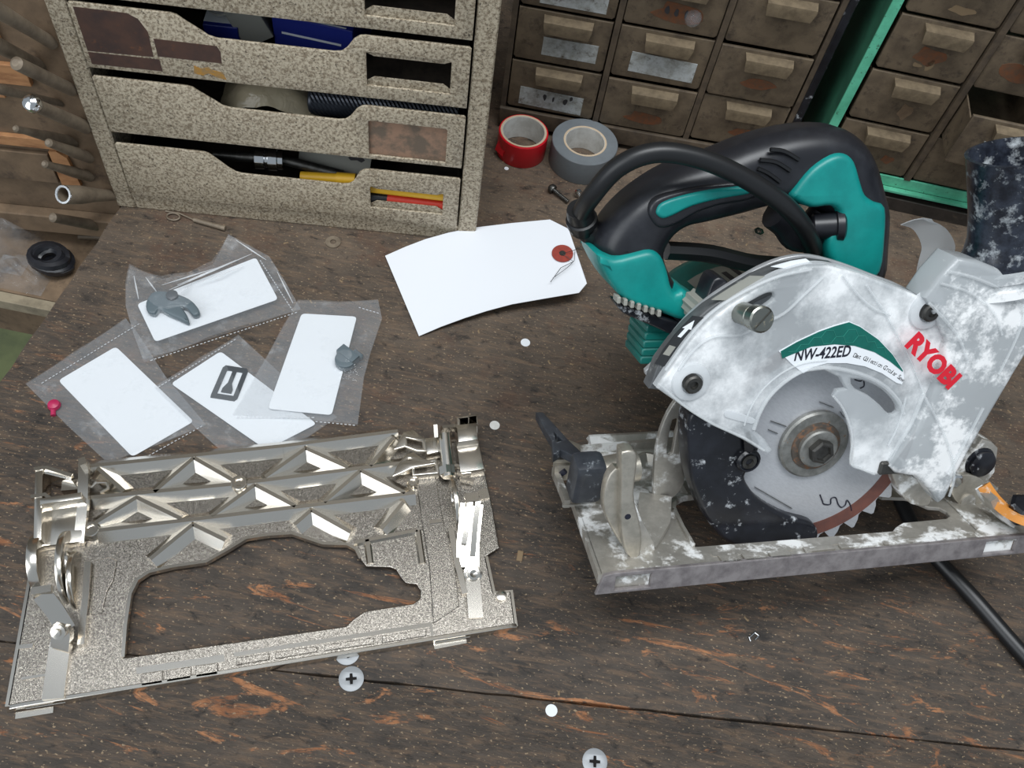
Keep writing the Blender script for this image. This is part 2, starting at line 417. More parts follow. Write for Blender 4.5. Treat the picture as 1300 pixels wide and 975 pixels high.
obj('plank', plate(back, -2.6, 0, bevel=0.05, bres=1), MT['bench'], bench)
obj('bearer', box(-24, 70, 4, 18, -9, -2.65), MT['bench_side'], bench)
for x in (-18, 60):
    obj('leg', box(x, x + 6, 6, 12, -80, -9), MT['bench_side'], bench)
    obj('leg', box(x, x + 6, 66, 72, -80, -2.7), MT['bench_side'], bench)

# ================================================================== metal drawer cabinet on the left
def frame(o, deg):
    return Matrix.Translation(o) @ Matrix.Rotation(radians(deg), 4, 'Z')
FM = frame((-27.54, 37.82, 0), 7.634)          # x along the front, y into the cabinet, z up
cab = thing('drawer_cabinet', 'speckled beige metal cabinet with scooped drawer fronts left of the small-parts cabinets', 'cabinet', FM @ Vector((11.7, 8, 0)))
HT = 20.6
obj('side_panel', box(0, 1.15, 0, 17, 0, HT, 0.08), MT['cabinet'], cab, FM)
obj('side_panel', box(22.2, 23.4, 0, 17, 0, HT, 0.08), MT['cabinet'], cab, FM)
obj('plinth', box(1.16, 22.19, 0.05, 16.5, 0.0, 1.3, 0.05), MT['cabinet'], cab, FM)
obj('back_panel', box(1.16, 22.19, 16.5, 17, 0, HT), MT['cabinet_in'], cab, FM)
obj('top_panel', box(1.16, 22.19, 0, 16.49, HT - 0.5, HT), MT['cabinet'], cab, FM)
def scoop(z0, z1, dip):
    c = [(1.25, z0), (22.1, z0), (22.1, z1 - .12), (22.0, z1), (16.5, z1), (16.2, z1 - .06), (15.9, z1 - .3), (15.5, dip + .35), (15.2, dip + .08), (14.8, dip), (8.6, dip),
         (8.2, dip + .1), (7.8, dip + .4), (7.0, z1 - .3), (6.75, z1 - .08), (6.45, z1), (1.35, z1), (1.25, z1 - .1)]
    return c
VX = Matrix(((1, 0, 0, 0), (0, 0, 1, 0), (0, 1, 0, 0), (0, 0, 0, 1)))      # (x, up) outline -> x, depth, up
drawers = {}
for k, (z0, z1, dip, h0, h1) in enumerate([(1.45, 5.75, 4.25, 2.45, 4.35), (6.65, 10.65, 9.4, 6.95, 9.6), (11.25, 15.3, 14.05, 12.1, 14.3), (15.75, 19.9, 18.7, 16.5, 18.7)]):
    hole = [(16.5, h0), (21.1, h0), (21.1, h1 - .1), (21.0, h1), (16.6, h1), (16.5, h1 - .1)]
    fr = obj('drawer', xf(plate(scoop(z0, z1, dip), -0.16, 0.0, [hole], 0.03, 1), VX), MT['cabinet'], cab, FM)
    drawers[k] = fr
    b1 = z0 + 0.15
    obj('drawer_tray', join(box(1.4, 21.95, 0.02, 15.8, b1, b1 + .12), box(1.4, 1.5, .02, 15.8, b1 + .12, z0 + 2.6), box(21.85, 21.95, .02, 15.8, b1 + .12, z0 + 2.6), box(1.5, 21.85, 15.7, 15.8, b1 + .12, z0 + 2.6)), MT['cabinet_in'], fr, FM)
    # holder lips behind the label window
    if k != 1:
        obj('label_holder', join(xf(plate([(16.35, h0 - .05), (21.25, h0 - .05), (21.25, h0 + .1), (20.7, h0 + .5), (16.9, h0 + .5), (16.35, h0 + .1)], 0.03, 0.08), VX), xf(plate([(16.35, h1 + .05), (21.25, h1 + .05), (21.25, h1 - .1), (20.7, h1 - .35), (16.9, h1 - .35), (16.35, h1 - .1)], 0.03, 0.08), VX)), MT['cabinet'], fr, FM)
    else:
        obj('label_card', box(16.4, 21.2, 0.03, 0.09, h0 - .05, h1 + .05), MT['paperbrown'], fr, FM, label='stained tan label card')
# worn paint patches on the third drawer front
d2 = drawers[2]
def fpatch(pts, name, mat, par, off):
    obj(name, xf(plate(pts, -0.16 - off, -0.155), VX), mat, par, FM)
fpatch([(1.5, 12.35), (5.0, 12.42), (5.05, 14.0), (4.7, 14.75), (4.2, 15.02), (1.5, 15.05)], 'paint_patch', MT['patch'], d2, 0.012)
fpatch([(1.5, 11.5), (5.3, 11.52), (5.28, 12.3), (1.5, 12.28)], 'paint_patch', MT['patch'], d2, 0.012)
fpatch([(5.25, 12.5), (8.65, 12.5), (8.7, 13.25), (8.55, 13.6), (5.25, 13.62)], 'paint_patch', MT['patch'], d2, 0.012)
fpatch([(7.0, 11.62), (7.5, 11.55), (7.8, 11.75), (8.3, 11.5), (8.75, 11.42), (8.6, 11.9), (8.1, 11.98), (7.85, 12.15), (7.45, 12.0), (7.1, 12.15)], 'ochre_stain', MT['ochre'], d2, 0.014)

# ---- what lies in those drawers
def inbox(name, x0, x1, y0, y1, z0, z1, mat, label, cat, rot=None, b=0.03):
    g = box(x0, x1, y0, y1, z0, z1, b)
    if rot:
        c = Vector(((x0 + x1) / 2, (y0 + y1) / 2, z0))
        g = xf(g, Matrix.Translation(c) @ Matrix.Rotation(radians(rot[0]), 4, rot[1]) @ Matrix.Translation(-c))
    return g
bb = thing('blue_box', 'dark blue printed box lying in the second drawer from the top', 'box', FM @ Vector((13, 5, 11.6)))
rot = Matrix.Translation((13, 2.4, 11.55)) @ Matrix.Rotation(radians(-9), 4, 'Z') @ Matrix.Translation((-13, -2.4, -11.55))
obj('carton', box(11.0, 15.6, 2.2, 6.5, 11.55, 14.0, 0.04), MT['blue'], bb, FM @ rot)
obj('print_line', box(11.5, 14.9, 2.17, 2.2, 12.9, 13.02), MT['white'], bb, FM @ rot)
obj('print_line', box(11.3, 15.2, 2.3, 2.4, 14.0, 14.012), MT['white'], bb, FM @ rot)
obj('red_print', box(12.6, 14.0, 3.2, 3.9, 14.0, 14.012), MT['red'], bb, FM @ rot)
wb = thing('carton', 'tilted grey and white carton with black letters in the scooped drawer', 'carton', FM @ Vector((10, 4, 11.6)))
r2 = Matrix.Translation((9.8, 3.2, 11.6)) @ Matrix.Rotation(radians(-24), 4, 'Y') @ Matrix.Rotation(radians(14), 4, 'Z')
obj('body', box(-.4, 1.3, -1.2, 4, 0.45, 2.9, 0.04), MT['cardgrey'], wb, FM @ r2)
obj('print_mark', box(0.0, 0.5, -0.4, 0.9, 2.9, 2.915), MT['ink'], wb, FM @ r2)
b3 = thing('flat_box', 'small blue and white box under a bent white wire in the drawer', 'box', FM @ Vector((8.6, 4, 11.6)))
obj('body', box(7.3, 9.2, 1.9, 5.5, 11.57, 13.3, 0.04), MT['blue'], b3, FM)
obj('white_band', box(7.29, 9.0, 2.2, 3.4, 13.3, 13.315), MT['white'], b3, FM)
single('wire', tube([FM @ Vector(p) for p in smooth([(6.9, 3.2, 14.0), (8.2, 1.9, 14.0), (9.4, 2.4, 14.4), (10.2, 4.6, 15.0)], 6, False)], 0.05, 6), MT['cardgrey'], 'thin bent white wire above the blue box in the drawer', 'wire')
def crumple(nu, nv, fn, seed, amp):
    r = random.Random(seed); ph = [(r.uniform(4, 13), r.uniform(4, 13), r.uniform(0, 6)) for _ in range(6)]
    def f(u, v):
        p = fn(u, v); h = sum(abs(sin(a * u + b * v + c)) for a, b, c in ph) / 6
        return p + Vector((0, 0, h * amp))
    return grid(nu, nv, f)
single('plastic_bag', solid(crumple(18, 10, lambda u, v: FM @ Vector((7.6 + 6.0 * u, 0.6 + 3.8 * v, 8.1 + 1.9 * sin(pi * u) * (0.35 + 0.65 * sin(pi * min(1, v * 1.2))))), 4, 0.5), 0.03), MT['tanbag'], 'cloudy tan plastic bag bulging in the middle scooped drawer', 'bag')
# knurled file handle: a cylinder with fine crossed ridges
def knurled(a, b, r, n=28, m=70):
    a, b = Vector(a), Vector(b); u, w, ax = basis(b - a); V, F = [], []
    for k in range(m + 1):
        for i in range(n):
            rr = r + (0.035 if (i + k) % 2 else -0.02)
            V.append(a.lerp(b, k / m) + (u * cos(2 * pi * i / n) + w * sin(2 * pi * i / n)) * rr)
    F = [[k * n + i, k * n + (i + 1) % n, (k + 1) * n + (i + 1) % n, (k + 1) * n + i] for k in range(m) for i in range(n)]
    F += [list(range(n))[::-1], [m * n + i for i in range(n)]]
    return V, F
kb = thing('knurled_bar', 'dark knurled steel tool handle in the drawer with the tan bag', 'tool', FM @ Vector((17, 2, 7)))
obj('grip', knurled((13.0, 1.6, 9.15), (21.6, 1.9, 8.95), 0.85), MT['knurl'], kb, FM, sm=0)
obj('end_cap', lathe(FM @ Vector((13.05, 1.6, 9.15)), FM.to_3x3() @ Vector((-1, 0, 0)), [(0.8, 0), (0.75, .15), (0.5, .25), (0, .27)], 20), MT['knurl'], kb)
sk = thing('socket_extension', 'chrome socket on a dark steel bar in the lowest drawer', 'socket', FM @ Vector((10, 2, 1.8)))
obj('socket', lathe(FM @ Vector((9.1, 1.5, 4.15)), FM.to_3x3() @ Vector((1, .05, 0)), [(0.5, 0), (.72, .04), (.72, .6), (.6, .66), (.6, .8), (.78, .86), (.78, 1.4), (.68, 1.45), (.68, 1.75), (0.35, 1.8)], 20), MT['chrome'], sk)
obj('bar', cyl(FM @ Vector((6.5, 1.4, 4.1)), FM @ Vector((9.12, 1.5, 4.15)), .3), MT['steeldark'], sk)
obj('bar_end', cyl(FM @ Vector((10.85, 1.6, 4.1)), FM @ Vector((14.6, 1.2, 3.7)), .32), MT['steeldark'], sk)
cd = thing('printed_card', 'grey printed blister card with a blue mark in the lowest drawer', 'card', FM @ Vector((14, 4, 2)))
rc = Matrix.Translation((11.6, 1.75, 3.55)) @ Matrix.Rotation(radians(-58), 4, 'X') @ Matrix.Rotation(radians(4), 4, 'Y')
obj('card', box(0, 4.6, 0, 0.1, 0, 2.7, 0.02), MT['cardgrey'], cd, FM @ rc)
obj('blue_print', box(1.9, 2.7, -0.012, 0, 1.5, 2.3), MT['blue'], cd, FM @ rc)
for k in range(7):
    obj('print_line', box(.25, 1.6 - .2 * (k % 3), -0.012, 0, 2.45 - .22 * k, 2.52 - .22 * k), MT['ink'], cd, FM @ rc)
for z in (1.1, 2.0):
    obj('hang_slot', xf(plate([(3.1, z), (3.3, z - .15), (3.7, z - .08), (4.0, z - .18), (4.2, z), (4.0, z + .18), (3.7, z + .08), (3.3, z + .15)], -0.012, 0), VX), MT['ink'], cd, FM @ rc)
single('marker_pen', join(cyl((12.0, 0.9, 3.5), (14.3, 0.8, 3.75), .34), cyl((14.3, .8, 3.75), (15.5, .75, 3.9), .42, .38)), MT['yellow'], 'yellow barrel poking up behind the scoop of the lowest drawer', 'marker', m=FM)
pk = thing('marker_pack', 'yellow and red marker seen through the lowest label window', 'marker', FM @ Vector((19, 1, 2)))
obj('yellow_barrel', cyl((16.3, .62, 3.6), (21.6, .62, 3.5), .42), MT['yellow'], pk, FM)
obj('red_barrel', cyl((17.5, .52, 2.72), (21.6, .52, 2.6), .4), MT['red'], pk, FM)
obj('black_cap', cyl((16.2, .52, 2.76), (17.5, .52, 2.72), .38), MT['black'], pk, FM)

# ================================================================== tool rack left of that cabinet
def fpt(px, py, off=0.0, F=FM):
    """photo pixel -> point on the plane standing `off` cm in front of a cabinet face"""
    inv = F.inverted(); o = inv @ EYE; d = inv.to_3x3() @ ray(px, py)
    return F @ (o + d * ((-off - o.y) / d.y))
rack = thing('tool_rack', 'dirty wooden tool rack board with holes left of the metal cabinet', 'tool rack', FM @ Vector((-5, 0.7, -3)))
obj('backboard', box(-12, -0.02, 0.25, 1.5, -2.9, 19, 0.04), MT['wooddirty'], rack, FM)
for x0, x1, z0, z1, mt in [(-12, -3.15, 11.95, 13.3, 'woodlight'), (-12, -2.4, 9.35, 10.7, 'woodlight'), (-12, -4.2, 8.3, 8.75, 'woodlight'), (-12, -2.35, 4.6, 5.35, 'woodlight'), (-12, -3.2, 1.7, 4.1, 'wooddirty')]:
    obj('batten', box(x0, x1, -0.1, 0.24, z0, z1, 0.03), MT[mt], rack, FM)
obj('batten', xf(plate([(-3.1, 1.5), (-1.9, 1.5), (-2.1, 3.9), (-2.6, 4.4), (-3.1, 4.3)], -0.02, 0.24), VX), MT['woodlight'], rack, FM)
obj('batten', box(-8.2, -0.3, -0.6, 0.24, -2.6, -1.0, 0.08), MT['wooddirty'], rack, FM)
shafts = [((-14, 6), (62, 52), .40, .34, 'bent-tipped steel rod, topmost in the wooden tool rack'), ((-14, 52), (47, 82), .40, .36, 'thick dirty steel rod, second from the top of the rack'),
          ((20, 80), (87, 112), .36, .36, 'dirty steel rod ending above the bare wood batten of the rack'), ((-14, 110), (72, 130), .28, .2, 'thin long steel rod just above the chrome-ended rod'),
          ((19, 163), (88, 180), .2, .35, 'tapered steel punch below the chrome-ended rod'), ((61, 181), (110, 199), .24, .34, 'short pale-tipped punch in the middle of the rack'),
          ((56, 208), (110, 223), .22, .34, 'dark tapered rod above the open socket tube'), ((66, 276), (132, 288), .3, .36, 'threaded rod with a round end, lowest in the rack')]
for tp, bs, r0, r1, lb in shafts:
    a, b = fpt(*tp, 2.6), fpt(*bs, -0.1)
    g = lathe(a, b - a, [(r0 * .55, -0.06), (r0, 0.06), (r0 * 1.03, .8), (r1, (b - a).length * .7), (r1, (b - a).length + .35)], 14)
    single('steel_rod', g, MT['tool'], lb, 'tool', 'rods stuck in the wooden rack')
a, b = fpt(44, 133, 2.8), fpt(106, 160, -0.1)
st = thing('round_ended_rod', 'steel rod with a bright chrome ball end in the rack', 'tool', b, 'rods stuck in the wooden rack')
obj('shaft', cyl(a, b + (b - a).normalized() * .3, .36, .4), MT['tool'], st)
obj('ball_end', lathe(a, a - b, [(.38, -.1), (.5, .1), (.5, .3), (.4, .5), (.2, .6), (0, .62)], 16), MT['chrome'], st)
a, b = fpt(80, 247, 2.8), fpt(140, 248, -0.1)
st = thing('socket_wrench', 'open-ended socket tube with a bright rim low in the rack', 'socket', b, 'rods stuck in the wooden rack')
d = (b - a).length
obj('tube', lathe(a, b - a, [(.38, .9), (.40, 0.02), (.55, 0.0), (.57, .05), (.57, 1.5), (.42, d * .7), (.34, d + .3), (.1, d + .3)], 20), MT['tool'], st)
obj('rim', lathe(a, b - a, [(.40, .02), (.43, -.03), (.55, -.03), (.57, .05), (.5, .03)], 20, True), MT['chrome'], st)

# ---- low shelf beside the bench, with bags of scraps
shelf = thing('low_shelf', 'pale-edged low wooden shelf beside the bench under the tool rack', 'shelf', (-40, 36, -7))
obj('board', box(-52, -29.4, 32.2, 41.5, -5.2, -4.0, 0.05), MT['wooddirty'], shelf)
obj('apron', box(-52, -29.4, 32.6, 33.4, -9.5, -5.25), MT['wooddirty'], shelf)
obj('lip', box(-52, -29.6, 31.4, 32.15, -4.9, -4.0, 0.04), MT['palewood'], shelf)
for x in (-51, -33):
    obj('leg', box(x, x + 2, 34, 36, -80, -5.3), MT['wooddirty'], shelf)
def bagmound(name, cx_, cy_, rx, ry, h, seed, mat, label):
    r = random.Random(seed); ph = [(r.uniform(3, 9), r.uniform(3, 9), r.uniform(0, 6)) for _ in range(7)]
    def f(u, v):
        x, y = u * 2 - 1, v * 2 - 1
        d = max(0, 1 - (abs(x) ** 2.6 + abs(y) ** 2.6)); n_ = sum(abs(sin(a * x + b * y + c)) for a, b, c in ph) / 7
        return Vector((cx_ + x * rx, cy_ + y * ry, -3.98 + h * (d ** .5) * (.45 + .8 * n_)))
    return single(name, grid(34, 34, f), mat, label, 'bag', sm=25)
bagmound('plastic_bag', -37.0, 37.2, 3.6, 3.6, 2.6, 11, MT['bag'], 'clear bag of grey scraps on the low shelf at the left edge')
bagmound('plastic_bag', -33.4, 33.7, 1.9, 1.35, 1.1, 12, MT['bag'], 'flattened clear bag by the pale lip of the low shelf')
def coil(c, r0, r1, turns, rad, h):
    pts = []
    for i in range(turns * 18 + 1):
        a = 2 * pi * i / 18; r = r0 + (r1 - r0) * (0.5 + 0.5 * sin(a * .37))
        pts.append(Vector((c[0] + r * cos(a), c[1] + r * .8 * sin(a), c[2] + h * (0.5 + 0.5 * sin(a * .61)))))
    return tube(pts, rad, 6)
single('cable_coil', coil((-31.6, 34.8, -3.5), .7, 1.25, 6, .28, .8), MT['black'], 'bundle of black glossy cable on the low shelf by the bench edge', 'cable')
single('steel_scrap', cyl((-31.2, 37.6, -3.78), (-29.5, 38.0, -3.75), .2), MT['tool'], 'short dirty rod lying on the low shelf behind the black cable', 'scrap')

# ================================================================== small-parts cabinets behind
def pull_geo(x0, x1, z1):
    """ledge-shaped finger pull moulded on a drawer front"""
    V = [(x0, 0, z1), (x1, 0, z1), (x1 - .05, -.75, z1 - .08), (x0 + .05, -.75, z1 - .08), (x0 + .05, -.78, z1 - .3), (x1 - .05, -.78, z1 - .3),
         (x0 + .2, -.68, z1 - 1.0), (x1 - .2, -.68, z1 - 1.0), (x0 + .25, -.55, z1 - 1.05), (x1 - .25, -.55, z1 - 1.05), (x0 + .1, 0, z1 - .35), (x1 - .1, 0, z1 - .35)]
    F = [[0, 3, 2, 1], [3, 4, 5, 2], [4, 6, 7, 5], [6, 8, 9, 7], [8, 10, 11, 9], [10, 0, 1, 11], [0, 10, 8, 6, 4, 3], [1, 2, 5, 7, 9, 11]]
    return V, F
def small_drawer(par, F, x0, x1, z0, z1, out=0.0, label=None, marks=(), mat='drawer', open_top=False):
    """front panel with rounded corners, pull as a sub-part, optional paper label and ink strokes"""
    r = .18
    oc = [(x0, z0 + r), (x0 + r, z0), (x1 - r, z0), (x1, z0 + r), (x1, z1), (x0, z1)]
    G = F @ Matrix.Translation((0, -out, 0))
    d = obj('drawer', join(xf(plate(oc, 0.0, 0.25, bevel=.06), VX), box(x0 + .1, x0 + .2, .3, 10, z0 + .1, z1 - .5), box(x1 - .2, x1 - .1, .3, 10, z0 + .1, z1 - .5), box(x0 + .2, x1 - .2, .3, 10, z0 + .1, z0 + .2)), MT[mat], par, G)
    w = x1 - x0
    obj('pull', pull_geo(x0 + w * .27, x0 + w * .80, z1 - .25), MT['drawerlip'], d, G, sm=20)
    if label:
        lx0, lx1, lz0, lz1, sk = label
        obj('label', xf(plate([(x0 + w * lx0, z0 + lz0), (x0 + w * lx1, z0 + lz0 - sk), (x0 + w * lx1, z0 + lz1 - sk), (x0 + w * lx0, z0 + lz1)], -.03, 0.0), VX), MT['paper'], d, G, label='soiled white paper label')
    for k, (mx, mz, mw, mh, mm) in enumerate(marks):
        n = 'stain' if mm != 'ink' else 'ink_mark'
        rr = random.Random(k + int(x0 * 10)); pts = []
        for i in range(9):
            a = 2 * pi * i / 9; q = rr.uniform(.65, 1.1)
            pts.append((x0 + w * mx + mw * q * cos(a), z0 + mz + mh * q * sin(a)))
        obj(n, xf(plate(smooth([(p[0], p[1], 0) for p in pts], 2), -.045 if mm == 'ink' else -.02, 0.0), VX), MT['ink' if mm == 'ink' else mm], d, G)
    return d
FA = frame((-4.09, 52.77, 0), 1.9)
ca = thing('small_parts_cabinet', 'grimy brown cabinet of small drawers behind the two tape rolls', 'cabinet', FA @ Vector((9.5, 6, 0)))
obj('case', join(box(-.75, -.38, 0, 12, 0.4, 24), box(19.45, 19.8, 0, 12, 0.4, 24), box(-.38, 19.45, 11.6, 12, .4, 24), box(-.38, 19.45, 0, 11.6, .4, .7), box(-.38, 19.45, 0, 11.6, 23.5, 24)), MT['frame'], ca, FA)
obj('sill', xf(plate([(-.75, .45), (19.8, .45), (19.8, 1.85), (-.75, 1.85)], -.35, -0.02, bevel=.08), VX), MT['frame'], ca, FA)
for x in (6.03, 12.75): obj('divider', box(x, x + .4, -.12, 11.6, 1.87, 23.5), MT['frame'], ca, FA)
obj('plinth', box(-.5, 19.6, .4, 11.5, 0, .4), MT['gapshade'], ca, FA)  # plinth coloured near-black for the shade in the gap under the case
obj('edge_strip', box(19.81, 20.35, -.1, 12, 0.0, 24, .05), MT['blackdusty'], ca, FA)
LBL = {(0, 0): (.13, .86, .35, 1.85, .15), (0, 1): (.3, .9, .6, 2.0, 0), (1, 1): (.18, .9, .55, 2.1, .1), (0, 2): (.2, .9, .3, 1.6, 0)}
MRK = {(0, 0): [(.42, 1.25, .16, .3, 'ink'), (.52, 1.2, .07, .28, 'ink'), (.66, 1.15, .2, .26, 'ink'), (.72, 1.5, .12, .22, 'ink')], (1, 0): [(.5, 1.1, 1.5, .5, 'orange_mark')], (2, 0): [(.62, 1.2, 1.3, .35, 'orange_mark')],
       (1, 2): [(.55, 1.3, 1.8, .75, 'orange_mark'), (.42, 1.4, .18, .3, 'ink'), (.52, 1.35, .16, .3, 'ink'), (.62, 1.3, .1, .32, 'ink')], (2, 1): [(.55, 1.4, 1.4, .4, 'orange_mark')]}
for c_, (x0, x1) in enumerate([(-.3, 5.95), (6.48, 12.7), (13.2, 19.3)]):
    for r_ in range(5):
        z0 = 1.95 + 4.14 * r_
        small_drawer(ca, FA, x0, x1, z0, z0 + 3.9, 0.15 if (c_, r_) in ((1, 0), (2, 1)) else 0.0, LBL.get((c_, r_)), MRK.get((c_, r_), ()))
# clear fronts higher up catch the light: a glass bead stuck on the third drawer
obj('clear_knob', lathe(fpt(880, 22, .05, FA), FA.to_3x3() @ Vector((0, -1, 0)), [(.55, 0), (.55, .25), (.4, .5), (.15, .62), (0, .64)], 10), MT['bag'], ca)

FB = frame((21.35, 53.0, 0), -0.9)
cb = thing('green_drawer_rack', 'mint green steel rack of brown drawers behind the saw handle', 'cabinet', FB @ Vector((4, 6, 0)))
obj('side_panel', box(-3.35, -3.2, 0.05, 13, .9, 24), MT['greenshade'], cb, FB)
obj('post', box(-3.35, -2.72, -.12, .03, .9, 24, 0.02), MT['green'], cb, FB)
obj('bottom_rail', join(box(-2.49, 12, -.12, .03, 1.5, 2.35, .02), box(-2.49, 12, -.55, -.13, 1.3, 1.5, .02)), MT['green'], cb, FB)
obj('bottom_panel', box(-3.2, 12, .05, 13, .9, 1.45), MT['greenshade'], cb, FB)
obj('back_panel', box(-3.2, 12, 12.7, 13, 1.46, 24), MT['greenshade'], cb, FB)
obj('divider', box(3.5, 3.92, -.2, 12.5, 2.36, 23.6), MT['frame'], cb, FB)
for p in ((-3.3, 0), (10.5, 0)): obj('foot', box(p[0], p[0] + 1, .3, 12.5, 0, .9), MT['frame'], cb, FB)
MB_ = {(0, 1): [(.58, 1.2, .5, .7, 'wooddirty')], (0, 2): [(.5, 1.4, 1.1, .7, 'orange_mark'), (.55, .8, .25, .5, 'dirt'), (.42, .7, .35, .16, 'dirt')], (1, 2): [(.35, 1.6, 1.1, .9, 'orange_mark')], (0, 3): [(.55, .7, .9, .3, 'dirt')], (0, 0): [(.7, 1.2, .5, .4, 'orange_mark')]}
for c_, (x0, x1) in enumerate([(-2.4, 3.4), (4.0, 9.8)]):
    for r_ in range(5):
        z0 = 2.45 + 4.1 * r_
        pulled = c_ == 1 and r_ == 1
        small_drawer(cb, FB, x0, x1, z0, z0 + 3.85, 2.6 if pulled else 0.0, (.28, .8, .5, 2.2, .1) if pulled else None, MB_.get((c_, r_), ()))
bar = thing('plastic_channel', 'dark dirty plastic strip lying in front of the green rack', 'strip', (25, 49, 0))
pc = [at(1110, 262), at(1228, 288)]
dv = (pc[1] - pc[0]); an = math.atan2(dv.y, dv.x)
FS = Matrix.Translation(pc[0]) @ Matrix.Rotation(an, 4, 'Z')
obj('strip', join(box(-3, dv.length, 0.0, .12, 0, 1.1, .02), box(-3, dv.length, .121, 1.5, .55, .7, .02), box(-3, dv.length, 1.501, 1.6, 0, 1.1, .02)), MT['darkplastic'], bar, FS)
obj('end_cap', box(dv.length + .01, dv.length + .18, -.03, 1.63, 0, 1.3, .03), MT['darkplastic'], bar, FS)

# ================================================================== tape rolls
def tape(name, c, ro, ri, h, mat, label, tilt=None):
    t = thing(name, label, 'tape', c)
    c = Vector(c)
    obj('tape_winding', lathe(c, (0, 0, 1), [(ri + .14, .01), (ro - .03, 0.0), (ro, .05), (ro, h - .05), (ro - .04, h), (ri + .14, h)], 48, True), MT[mat], t)
    obj('cardboard_core', lathe(c, (0, 0, 1), [(ri, .02), (ri + .14, .02), (ri + .14, h + .02), (ri, h + .02)], 40, True), MT['core'], t)
    obj('core_lining', lathe(c, (0, 0, 1), [(ri - .02, .03), (ri, .03), (ri, h), (ri - .02, h)], 40, True), MT['coreface'], t)
    return t
g1 = at(737, 205); g0 = at(661, 192)
tr = tape('tape_roll', (g0.x, g0.y, 0), 1.78, 1.52, 1.9, 'redtape', 'red vinyl tape roll, nearly used up, by the beige cabinet')
obj('loose_end', tube([Vector((g0.x - 1.35, g0.y - 1.15, z)) + Vector((-0.12 * sin(z * 3), -0.08 * cos(z * 2.3), 0)) for z in (.5, .9, 1.3, 1.5)], 0.1, sq=(.9, .05)), MT['redtape'], tr)
tape('tape_roll', (g1.x, g1.y, 0), 2.38, 1.42, 1.95, 'greytape', 'grey vinyl tape roll beside the red roll')

# ================================================================== bench screws and crumbs
def countersunk(name, px, py, r, label, rot=.3):
    c = at(px, py); t = thing(name, label, 'screw', c, 'screws sunk in the bench top')
    hole = [(-.42, -.1), (-.12, -.12), (-.1, -.42), (.1, -.42), (.12, -.12), (.42, -.1), (.42, .1), (.12, .12), (.1, .42), (-.1, .42), (-.12, .12), (-.42, .1)]
    hole = [(x * r * cos(rot) - y * r * sin(rot), x * r * sin(rot) + y * r * cos(rot)) for x, y in hole]
    obj('head', mv(plate(circle(0, 0, r, 28), 0.004, .06, [hole], .02, 1), c.x, c.y, 0), MT['screwgrey'], t)
    obj('recess', mv(plate(circle(0, 0, r * .7, 20), 0.001, .01), c.x, c.y, 0), MT['gapshade'], t)  # black disc paints the shade inside the cross slot
countersunk('bench_screw', 446, 862, .62, 'cross-head screw below the front edge of the loose nickel base')
countersunk('bench_screw', 755, 967, .62, 'cross-head screw cut off by the bottom edge of the photo', .1)
countersunk('bench_screw', 441, 829, .62, 'cross-head screw half hidden under the loose nickel base', .5)
for px, py, r, mt, lb in [(667, 435, .3, 'white', 'white paper dot between the tag and the saw base'), (628, 540, .3, 'coreface', 'grey paper dot behind the right end of the loose base'), (700, 902, .3, 'white', 'white paper dot by the board joint at the front'), (643, 214, .16, 'white', 'tiny white paper dot in front of the red tape')]:
    c = at(px, py); single('paper_dot', mv(plate(circle(0, 0, r, 20), .003, .02), c.x, c.y, 0), MT[mt], lb, 'paper dot', 'punched paper dots on the bench')
c = at(423, 308); single('steel_washer', lathe((c.x, c.y, 0.01), (0, 0, 1), [(.2, 0), (.5, 0), (.5, .08), (.2, .08)], 24, True), MT['tool'], 'dirty flat washer on the bench below the beige cabinet', 'washer')
c = at(962, 297)
nt_ = thing('hex_nut', 'small bright nut seen through the saw handle opening', 'nut', c)
obj('nut_body', lathe((c.x, c.y, 0), (0, 0, 1), [(.17, 0), (.38, 0), (.38, .3), (.17, .3)], 6, True), MT['chrome'], nt_, sm=0)
obj('thread_bore', lathe((c.x, c.y, 0.02), (0, 0, 1), [(.16, 0), (.169, 0), (.169, .29), (.16, .29)], 14, True), MT['steeldark'], nt_)
def machine_screw(a, b, r, label, mat):
    a, b = Vector(a), Vector(b); t = thing('machine_screw', label, 'screw', Vector((a.x, a.y, 0)))
    obj('head', lathe(a, a - b, [(r * 1.9, -.02), (r * 2.1, .08), (r * 1.8, .3), (r * .9, .42), (0, .44)], 16), MT[mat], t)
    n = int((b - a).length / .12); pr = []
    for i in range(n): pr += [(r, i * .12), (r * .84, i * .12 + .06)]
    obj('shank', lathe(a, b - a, pr, 12), MT[mat], t, sm=0)
p, q = at(703, 241, .32), at(722, 257, .2); machine_screw(p, q, .16, 'dark machine screw lying in front of the grey tape', 'steeldark')
p, q = at(735, 247, .3), at(741, 262, .3); machine_screw(p, q, .14, 'bright machine screw beside the black cord loop', 'chrome')
sp = thing('split_pin', 'dirty spring pin with an eye lying below the beige cabinet', 'pin', at(250, 285))
e = at(220, 275, .12)
obj('eye', tube([e + Vector((.42 * cos(a), .3 * sin(a), 0)) for a in [2 * pi * i / 16 for i in range(17)]], .06, 6), MT['tool'], sp)
obj('prong', tube([at(210, 268, .1), at(228, 271, .12), at(248, 280, .14)], .06, 6), MT['tool'], sp)
obj('barrel', cyl(at(246, 279, .2), at(286, 290, .2), .14, .17, 12), MT['tool'], sp)
c = at(843, 790); single('tiny_spring', tube([at(953, 814, .08), at(951, 809, .1), at(958, 803, .08), at(963, 807, .1), at(958, 812, .08)], .05, 6), MT['chrome'], 'tiny bent metal clip on the bare bench in front of the saw', 'clip')
single('wood_chip', join(box(-.16, .16, -.3, .3, 0, .08, .03)), MT['dirt'], 'small tan wood chip right of the loose nickel base', 'chip', m=Matrix.Translation(at(660, 706)))
